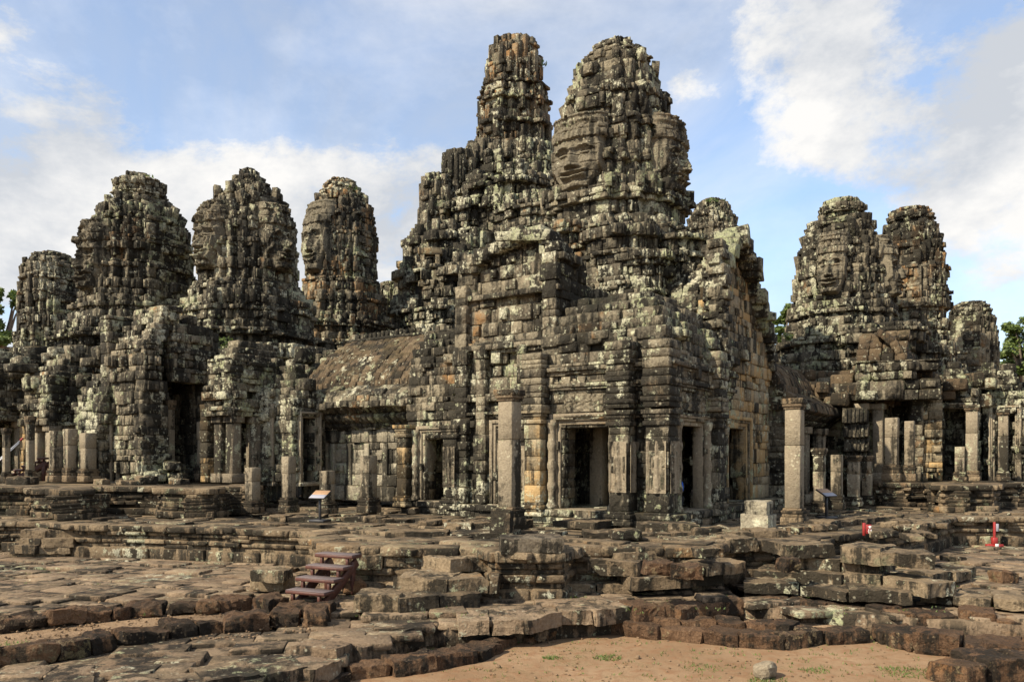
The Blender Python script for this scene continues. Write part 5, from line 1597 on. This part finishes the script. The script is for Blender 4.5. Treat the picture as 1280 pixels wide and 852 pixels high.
for i in range(34):
    px, py = rr.choice([(rr.uniform(300, 620), rr.uniform(642, 662)), (rr.uniform(720, 940), rr.uniform(650, 676)), (rr.uniform(1010, 1180), rr.uniform(652, 676))])
    s = (rr.uniform(.25, .6), rr.uniform(.2, .45), rr.uniform(.08, .2))
    single('loose_stone', 'grey weathered stone lying loose on the terrace before the temple', px, py, L2 + .01, s, rr.uniform(-.6, .6), 1100 + i, 'terrace', 'stone', 'loose stones on the terrace', rough=.03, chamf=.25)
for i in range(46):
    px, py = rr.choice([(rr.uniform(-10, 330), rr.uniform(597, 606)), (rr.uniform(1100, 1290), rr.uniform(594, 600))])
    s = (rr.uniform(.4, 1.0), rr.uniform(.3, .6), rr.uniform(.12, .28))
    single('ledge_stone', 'worn block lying on the edge of the gate pavilion plinth', px, py, 2.0, s, YAW + rr.uniform(-.3, .3), 1200 + i, 'terrace', 'stone', 'loose blocks on the plinths', rough=.04, chamf=.2)

# dirt strips between the kerbs
paving('dirt_strip', [tuple(G(x, y, .30)[:2]) for x, y in ((-80, 840), (100, 805), (240, 785), (420, 772), (430, 752), (340, 745), (150, 752), (-80, 778))], .30, 880, 'dirt', 3, 3, .02, .0, miss=1.1)
paving('dirt_strip', [tuple(G(x, y, .14)[:2]) for x, y in ((930, 790), (1085, 782), (1200, 788), (1330, 800), (1330, 770), (1100, 762), (930, 748))], .14, 881, 'dirt', 3, 3, .02, 0, miss=1.1)
paving('stone_paving', [tuple(G(x, y, .30)[:2]) for x, y in ((-120, 900), (260, 858), (450, 806), (560, 778), (640, 760), (420, 764), (230, 788), (-120, 835))], .30, 882, 'slab', .42, .7, .10, .03, yaw=.15)
paving('stone_paving', [tuple(G(x, y, .42)[:2]) for x, y in ((560, 776), (800, 757), (925, 750), (905, 722), (640, 742), (420, 758))], .42, 883, 'slab', .45, .7, .10, .03, yaw=.1)
paving('stone_paving', [tuple(G(x, y, .40)[:2]) for x, y in ((930, 752), (1330, 780), (1400, 745), (1180, 716), (930, 722))], .40, 884, 'slab', .6, .95, .10, .02, yaw=.3)

# ------------------------------------------------------------------ wooden stairs
def wooden_stairs(name, label, base, ang, n, rise, run, wid, tt, seed):
    """open stairs climbing along local +y from the base point"""
    t = thing(name, base, label, 'stairs')
    fr = (base[0], base[1], ang)
    zb = base[2]
    for i in range(n):
        mb = MB(frame=fr, seed=seed + i, bev=.10, jit=.004)
        mb.box((0, i * run, zb + (i + 1) * rise - tt / 2), (wid, run * 1.12, tt))
        tr = mb.build('tread', M['wood'], t)
        mb = MB(frame=fr, seed=seed + i, bev=.2, jit=.004)
        mb.box((0, i * run, zb + (i + 1) * rise + .006), (wid * .985, run * 1.08, .012))
        mb.build('tread_board', M['woodtop'], tr)
    for s in (-1, 1):
        mb = MB(frame=fr, seed=seed + 30, bev=.06, jit=.004)
        L = math.hypot(run * n, rise * n)
        mb.box((s * wid * .34, run * (n - 1) / 2 + .05, zb + rise * (n + 1) / 2 - .22), (.06, L * .98, .16), tilt=math.atan2(rise, run))
        for i in range(n):
            mb.box((s * wid * .34, i * run - run * .38, zb + (i + 1) * rise - rise * .5 - tt * .5), (.05, .06, rise * .95))
        mb.box((s * wid * .34, run * (n - .8), zb + rise * n * .42), (.06, .10, rise * n * .8))
        mb.build('stringer', M['wood'], t)
    return t
b = G(384, 752, L1)
wooden_stairs('wooden_stairs', 'short brown wooden stairs with four grey worn treads below the landing', (b.x + .02, b.y + .1, L1), -.42, 4, .175, .26, .80, .055, 1300)
b = G(23, 601, 2.05)
st = wooden_stairs('wooden_stairs', 'small dark wooden steps by the metal handrail at far left', (b.x - .25, b.y - .3, 2.05), -1.25, 6, .125, .22, .75, .05, 1320)
def handrail():
    b0 = G(2, 600, 2.05)
    t = thing('metal_handrail', (b0.x, b0.y, 2.05), 'sloping steel handrail with red end at the left picture edge', 'handrail')
    def bar(nm, p, q, r, mat):
        p, q = Vector(p), Vector(q); d = q - p
        bm = MB(frame=(0, 0, 0), seed=1); bm.tube([(0, 0, 0, 1), (0, 0, d.length, 1)], r, 8)
        o = bm.build(nm, M[mat]); rot = d.to_track_quat('Z', 'Y').to_matrix().to_4x4()
        for v in o.data.vertices: v.co = (Matrix.Translation(p) @ rot) @ v.co
        o.parent = t; o.matrix_parent_inverse = Matrix.Translation(t.location).inverted(); return o
    y = b0.y - .4
    e = Vector(P(27, y, Z(549, y))); s = Vector(P(-30, y, Z(600, y)))
    bar('rail', s, e, .022, 'steel'); bar('rail', s - Vector((0, .12, .12)), e - Vector((0, .12, .12)), .018, 'steel')
    bar('post', P(4, y, 2.05), P(4, y, Z(573, y)), .03, 'steel')
    bar('rail_end', e - (e - s).normalized() * .05, e + (e - s).normalized() * .06, .034, 'red')
handrail()

# ------------------------------------------------------------------ signs and marker posts
def info_board(px, py, z, h, yaw, label, wid=.42):
    g = G(px, py, z)
    t = thing('information_board', g, label, 'sign', None)
    fr = (g.x, g.y, yaw)
    mb = MB(frame=fr, seed=1, bev=.15, jit=0); mb.box((0, 0, z + .03), (.40, .34, .06)); mb.build('base', M['black'], t)
    mb = MB(frame=fr, seed=2, bev=.1, jit=0); mb.box((0, 0, z + h * .48), (.05, .05, h * .9)); mb.build('post', M['black'], t)
    mb = MB(frame=fr, seed=3, bev=.1, jit=0); mb.box((0, 0, z + h * .94), (wid, .34, .03), tilt=.50); pn = mb.build('panel', M['black'], t)
    def strip(nm, y0, y1, mat):
        m2 = MB(frame=fr, seed=4, bev=.1, jit=0)
        yc = (y0 + y1) / 2
        m2.box((0, yc * math.cos(.5) - math.sin(.5) * .018, z + h * .94 + yc * math.sin(.5) + .018 * math.cos(.5)), (wid * .95, (y1 - y0), .006), tilt=.50)
        m2.build(nm, M[mat], pn)
    strip('printed_sheet', -.02, .165, 'tan'); strip('printed_strip', -.165, -.022, 'palegrey')
info_board(400, 652, 1.36, .66, -.35, 'slanted information board on a black post at the left terrace')
info_board(1033, 648, 1.36, .66, .55, 'slanted information board on a black post right of the tall pale pillar')

def arrow_post(px, py, z, h, label, based, rz=0.0):
    g = G(px, py, z)
    t = thing('marker_post', g, label, 'marker post')
    fr = (g.x, g.y, rz)
    mb = MB(frame=fr, seed=1, bev=.08, jit=0); mb.box((0, 0, z + h / 2), (.05, .05, h)); mb.build('post', M['red'], t)
    if based:
        mb = MB(frame=fr, seed=2, bev=.08, jit=0)
        mb.box((0, 0, z + .035), (.44, .10, .07)); mb.box((0, 0, z + .034), (.10, .40, .066)); mb.box((0, 0, z + .16), (.13, .13, .18)); mb.build('cross_foot', M['red'], t)
        mb = MB(frame=fr, seed=3, bev=.08, jit=0); mb.box((.055, -.02, z + h * .78), (.05, .09, .2)); mb.build('sign_plate', M['palegrey'], t)
        mb = MB(frame=fr, seed=5, bev=.08, jit=0); mb.box((-.05, -.20, z + .06), (.09, .01, .08)); mb.build('foot_label', M['white'], t)
    else:
        mb = MB(frame=fr, seed=3, bev=.02, jit=0); mb.box((.085, -.02, z + h * .52), (.10, .02, h * .72)); pl = mb.build('sign_plate', M['red'], t)
        # white arrow and figure marks on the plate
        mb = MB(frame=fr, seed=4, bev=.02, jit=0); yy = -.032
        mb.mesh([(.055, yy, z + h * .70), (.155, yy, z + h * .70), (.105, yy, z + h * .80)], [[0, 1, 2]]); mb.box((.105, yy, z + h * .64), (.035, .004, h * .12)); mb.build('arrow_mark', M['white'], pl)
        mb = MB(frame=fr, seed=4, bev=.02, jit=0)
        for k in range(2):
            mb.box((.085 + .045 * k, yy, z + h * (.44 - .02 * k)), (.02, .004, h * .14))
        mb.box((.105, yy, z + h * .33), (.085, .004, h * .035)); mb.box((.105, yy, z + h * .24), (.06, .004, h * .06)); mb.build('figure_mark', M['white'], pl)
arrow_post(1080, 669, L2 + .02, .26, 'red marker post with small white arrow plate on the terrace', False)
arrow_post(1243, 683, L1, .66, 'tall red marker post on a cross foot before the right terrace wall', True)

# ------------------------------------------------------------------ person sitting inside the right doorway
def person():
    a, b_ = AB(P(843, 19.6))
    a, b_ = -.66, 1.92
    base = W(a, b_, 1.6)
    pts = {'pelvis': (0, 0, .16), 'waist': (-.03, 0, .32), 'chest': (.02, 0, .52), 'neck': (.07, 0, .66), 'head0': (.09, 0, .74), 'head1': (.11, 0, .86),
           'sl': (.03, .17, .60), 'el': (.16, .22, .38), 'hl': (.36, .13, .40), 'fl': (.43, .10, .38),
           'sr': (.03, -.17, .60), 'er': (.16, -.22, .38), 'hr': (.36, -.13, .40), 'fr': (.43, -.10, .38),
           'hipl': (.04, .10, .14), 'kl': (.42, .13, .42), 'al': (.52, .12, .07), 'tl': (.68, .13, .04),
           'hipr': (.04, -.10, .14), 'kr': (.42, -.13, .42), 'ar': (.52, -.12, .07), 'tr': (.68, -.13, .04)}
    ed = [('pelvis', 'waist'), ('waist', 'chest'), ('chest', 'neck'), ('neck', 'head0'), ('head0', 'head1'), ('chest', 'sl'), ('sl', 'el'), ('el', 'hl'), ('hl', 'fl'),
          ('chest', 'sr'), ('sr', 'er'), ('er', 'hr'), ('hr', 'fr'), ('pelvis', 'hipl'), ('hipl', 'kl'), ('kl', 'al'), ('al', 'tl'), ('pelvis', 'hipr'), ('hipr', 'kr'), ('kr', 'ar'), ('ar', 'tr')]
    rad = dict(pelvis=.14, waist=.12, chest=.14, neck=.055, head0=.085, head1=.10, sl=.07, el=.045, hl=.032, fl=.03, sr=.07, er=.045, hr=.032, fr=.03, hipl=.10, kl=.06, al=.042, tl=.035, hipr=.10, kr=.06, ar=.042, tr=.035)
    def skin(name, keys, edges, grow, mat, parent):
        ids = {k: i for i, k in enumerate(keys)}
        me = bpy.data.meshes.new(name); me.from_pydata([pts[k] for k in keys], [(ids[x], ids[y]) for x, y in edges], []); me.update()
        o = bpy.data.objects.new(name, me); COL.objects.link(o)
        m = o.modifiers.new('skin', 'SKIN')
        for i, k in enumerate(keys):
            me.skin_vertices[0].data[i].radius = (rad[k] + grow,) * 2
            me.skin_vertices[0].data[i].use_root = (i == 0)
        s = o.modifiers.new('sub', 'SUBSURF'); s.levels = s.render_levels = 1
        me.materials.append(M[mat]); o.parent = parent
        return o
    body = skin('person', list(pts), ed, 0, 'skin', None)
    body.location = base; body.rotation_euler = (0, 0, YAW - 1.5)
    tag(body, 'person in blue top sitting in the dark inside the right hand doorway', 'person')
    skin('blue_shirt', ['pelvis', 'waist', 'chest', 'sl', 'el', 'sr', 'er'], [('pelvis', 'waist'), ('waist', 'chest'), ('chest', 'sl'), ('sl', 'el'), ('chest', 'sr'), ('sr', 'er')], .014, 'blue', body)
    skin('trousers', ['pelvis', 'hipl', 'kl', 'al', 'hipr', 'kr', 'ar'], [('pelvis', 'hipl'), ('hipl', 'kl'), ('kl', 'al'), ('pelvis', 'hipr'), ('hipr', 'kr'), ('kr', 'ar')], .012, 'trousers', body)
    bm = MB(frame=(0, 0, 0), seed=5)
    bm.tube([(.09, 0, .83, .95), (.095, 0, .88, 1.05), (.10, 0, .93, .9), (.10, 0, .965, .4)], .115, 12)
    h = bm.build('hair', M['hair'], None, True); h.parent = body
person()

# ------------------------------------------------------------------ trees
def tree(px, yd, pyb, pyt, rpx, label, seed, n=2600, blobs=None):
    r = random.Random(seed); k = yd / F
    base = P(px, yd, 0); top = Z(pyt, yd); zc = Z(pyb, yd)
    t = thing('broadleaf_tree', base, label, 'tree', 'trees behind the temple')
    mb = MB(frame=(0, 0, 0), seed=seed)
    def limb(p, q, r0, r1):
        p, q = Vector(p), Vector(q); d = (q - p); v, f = [], []
        xax = d.orthogonal().normalized(); yax = d.cross(xax).normalized()
        for j in range(5):
            c = p + d * j / 4 + Vector((math.sin(j * 2 + seed), math.cos(j * 3), 0)) * .1 * (0 < j < 4)
            rr_ = r0 + (r1 - r0) * j / 4
            for i in range(8):
                an = i * math.pi / 4; v.append(c + xax * rr_ * math.cos(an) + yax * rr_ * math.sin(an))
        for j in range(4):
            for i in range(8): f.append([j * 8 + i, j * 8 + (i + 1) % 8, j * 8 + 8 + (i + 1) % 8, j * 8 + 8 + i])
        mb.mesh([tuple(x) for x in v], f)
    W_ = rpx * k; H = top - zc
    fork = Vector((base.x, base.y, zc + .1 * H))
    limb((base.x, base.y, -.1), fork, .06 * H + .15, .04 * H + .1)
    cl = []
    for i in range(blobs or 16):
        an = r.uniform(0, 6.28); rad_ = W_ * math.sqrt(r.random()) * .8; zz = zc + H * r.uniform(.12, .92)
        sq = 1 - .55 * abs((zz - zc) / H - .45)
        c = Vector((base.x + math.cos(an) * rad_ * sq, base.y + math.sin(an) * rad_ * sq * .8, zz))
        cl.append((c, W_ * r.uniform(.18, .34))); limb(fork, c, .05 * H * .4 + .05, .03)
    mb.build('trunk', M['bark'], t)
    V, Fc, T = [], [], []
    rng = np.random.default_rng(seed)
    for i in range(n):
        c, rad_ = cl[r.randrange(len(cl))]
        d = Vector(rng.normal(size=3)).normalized() * rad_ * (r.random() ** .45)
        d.z *= .65
        p = c + d; s = .12 * r.uniform(.7, 1.7) * (yd / 50)
        u = Vector(rng.normal(size=3)).normalized(); w_ = u.orthogonal().normalized()
        i0 = len(V); V += [p - u * s, p + w_ * s * .55, p + u * s, p - w_ * s * .55]; Fc.append([i0, i0 + 1, i0 + 2, i0 + 3])
        tn = r.random(); T += [[tn, tn, tn, 1]] * 4
    me = bpy.data.meshes.new('crown'); me.from_pydata(V, [], Fc); me.update()
    at = me.attributes.new('tone', 'FLOAT_COLOR', 'POINT'); at.data.foreach_set('color', np.array(T, np.float32).ravel())
    link('crown', me, M['leaf'], t)
tree(2, 60, 445, 358, 40, 'green tree at the left edge behind the dark broken tower', 1401, 5200, 22)
tree(-60, 66, 470, 380, 60, 'leafy tree beyond the left edge behind the gate pavilion', 1402, 4000, 20)
tree(985, 75, 440, 378, 26, 'small tree showing in the gap between the corner pavilion and the right towers', 1403, 3600, 18)
tree(1284, 60, 500, 384, 46, 'tall green tree at the right edge behind the low ruined tower', 1404, 6500, 30)
tree(1262, 66, 520, 440, 34, 'lower leafy tree beside the low ruined tower at the right', 1405, 4500, 20)

# ------------------------------------------------------------------ grass tufts and fallen leaves
def grass():
    r = random.Random(9); V, Fc, T = [], [], []
    spots = []
    for i in range(330):
        spots.append((r.uniform(560, 1220), r.uniform(790, 852), 0, r.uniform(.02, .10), 5))
    for (px, py, rad_, n) in ((1075, 795, .35, 60), (1130, 790, .3, 40), (760, 822, .22, 40), (690, 822, .14, 22), (1130, 840, .35, 50), (1255, 790, .3, 30), (960, 852, .25, 50), (470, 826, .5, 60), (540, 815, .4, 40), (1020, 838, .2, 20), (880, 835, .3, 20)):
        spots.append((px, py, 0, rad_, n * 6))
    for i in range(120):
        px = r.uniform(0, 1280); spots.append((px, r.uniform(700, 770), L1, .12, 6))
    for (px, py, rad_, n) in ((20, 812, .35, 120), (10, 805, .3, 90)): spots.append((px, py, .3, rad_, n))
    for px, py, z, rad_, n in spots:
        g = G(px, py, z)
        for i in range(int(n)):
            an = r.uniform(0, 6.28); rr_ = rad_ * math.sqrt(r.random())
            p = Vector((g.x + math.cos(an) * rr_, g.y + math.sin(an) * rr_ * .8, z - .005))
            d = r.uniform(0, 6.28); hh = r.uniform(.012, .05); w_ = .008
            dx = Vector((math.cos(d), math.sin(d), 0)); up = Vector((r.gauss(0, .6), r.gauss(0, .6), 1)) * hh
            i0 = len(V); V += [p - dx * w_, p + dx * w_, p + up]; Fc.append([i0, i0 + 1, i0 + 2])
            tn = r.random(); T += [[tn, tn, tn, 1]] * 3
    me = bpy.data.meshes.new('grass'); me.from_pydata(V, [], Fc); me.update()
    at = me.attributes.new('tone', 'FLOAT_COLOR', 'POINT'); at.data.foreach_set('color', np.array(T, np.float32).ravel())
    o = link('grass', me, M['grass'])
    tag(o, 'short sparse grass tufts on the sand and between paving stones', 'grass', None, 'stuff')
grass()

def gravel():
    r = random.Random(19); mb = MB(frame=(0, 0, 0), seed=19, bev=.3, jit=.1)
    for i in range(420):
        px = r.uniform(540, 1230); py = 852 - 70 * (1 - r.random() ** 2); g = G(px, py, 0)
        k = r.uniform(.012, .035) * (2.2 if r.random() < .05 else 1)
        mb.box((g.x, g.y, k * .25), (k * 1.3, k, k * .8), r.uniform(0, 3))
    for i in range(500):
        px, py = r.uniform(0, 420), r.uniform(755, 800); g = G(px, py, .30)
        k = r.uniform(.015, .04); mb.box((g.x, g.y, .30 + k * .25), (k * 1.3, k, k * .8), r.uniform(0, 3))
    o = mb.build('gravel', M['dirt']); tag(o, 'scattered small pebbles on the sand and dirt', 'gravel', None, 'stuff')
gravel()

def shrub(px, yd, py, w, h, label, seed):
    r = random.Random(seed); c = P(px, yd, Z(py, yd)); k = yd / F
    V, Fc, T = [], [], []
    for i in range(90):
        p = c + Vector((r.gauss(0, .35) * w * k, r.gauss(0, .3) * w * k, r.random() * h * k)); sz = .05 * yd / 26 * r.uniform(.6, 1.5)
        u = Vector((r.gauss(0, 1), r.gauss(0, 1), r.gauss(0, 1))).normalized(); q = u.orthogonal().normalized()
        i0 = len(V); V += [p - u * sz, p + q * sz * .5, p + u * sz, p - q * sz * .5]; Fc.append([i0, i0 + 1, i0 + 2, i0 + 3]); tn = r.random(); T += [[tn, tn, tn, 1]] * 4
    me = bpy.data.meshes.new('shrub'); me.from_pydata(V, [], Fc); me.update()
    at = me.attributes.new('tone', 'FLOAT_COLOR', 'POINT'); at.data.foreach_set('color', np.array(T, np.float32).ravel())
    tag(link('shrub', me, M['leaf']), label, 'plant', 'plants growing on the towers')
shrub(180, 32.5, 228, 12, 9, 'green tuft growing on top of the bulbous left tower', 1)
shrub(800, 25.5, 84, 8, 9, 'green tuft on the right shoulder of the tallest face tower', 2)
shrub(440, 39.5, 240, 10, 6, 'green tuft on the top of the slim egg shaped tower', 3)
shrub(1056, 32.5, 254, 12, 5, 'green tuft on the crown of the right hand face tower', 4)
shrub(676, 49.5, 82, 8, 6, 'green tuft on the edge of the central spire', 5)
shrub(890, 51, 253, 14, 4, 'grassy fringe on top of the small distant tower', 6)
shrub(282, 28.6, 436, 12, 14, 'green weed in the gutter beside the broken arch', 7)
shrub(985, 22.6, 425, 6, 8, 'small weed on the gable edge of the right wing', 8)

def litter():
    r = random.Random(29); V, Fc, T = [], [], []
    for i in range(520):
        px, py, z = r.choice(((r.uniform(540, 1230), 852 - 70 * (1 - r.random() ** 2), 0), (r.uniform(0, 600), r.uniform(690, 760), L1 + .02), (r.uniform(930, 1280), r.uniform(690, 740), L1 + .02), (r.uniform(0, 420), r.uniform(758, 800), .31)))
        g = G(px, py, z); an = r.uniform(0, 6.28); sz = r.uniform(.012, .035)
        d = Vector((math.cos(an), math.sin(an), r.gauss(0, .2))) * sz; e = Vector((-d.y, d.x, r.gauss(0, .3) * sz)) * .5; up = Vector((0, 0, .012))
        i0 = len(V); V += [g - d + up, g + e + up * 1.8, g + d + up, g - e + up * .8]; Fc.append([i0, i0 + 1, i0 + 2, i0 + 3]); tn = r.random(); T += [[tn, tn, tn, 1]] * 4
    me = bpy.data.meshes.new('leaf_litter'); me.from_pydata(V, [], Fc); me.update()
    at = me.attributes.new('tone', 'FLOAT_COLOR', 'POINT'); at.data.foreach_set('color', np.array(T, np.float32).ravel())
    tag(link('leaf_litter', me, leaf_mat('dry_leaves', (.09, .05, .025), (.30, .19, .09))), 'dry brown fallen leaves scattered over sand and paving', 'leaves', None, 'stuff')
litter()
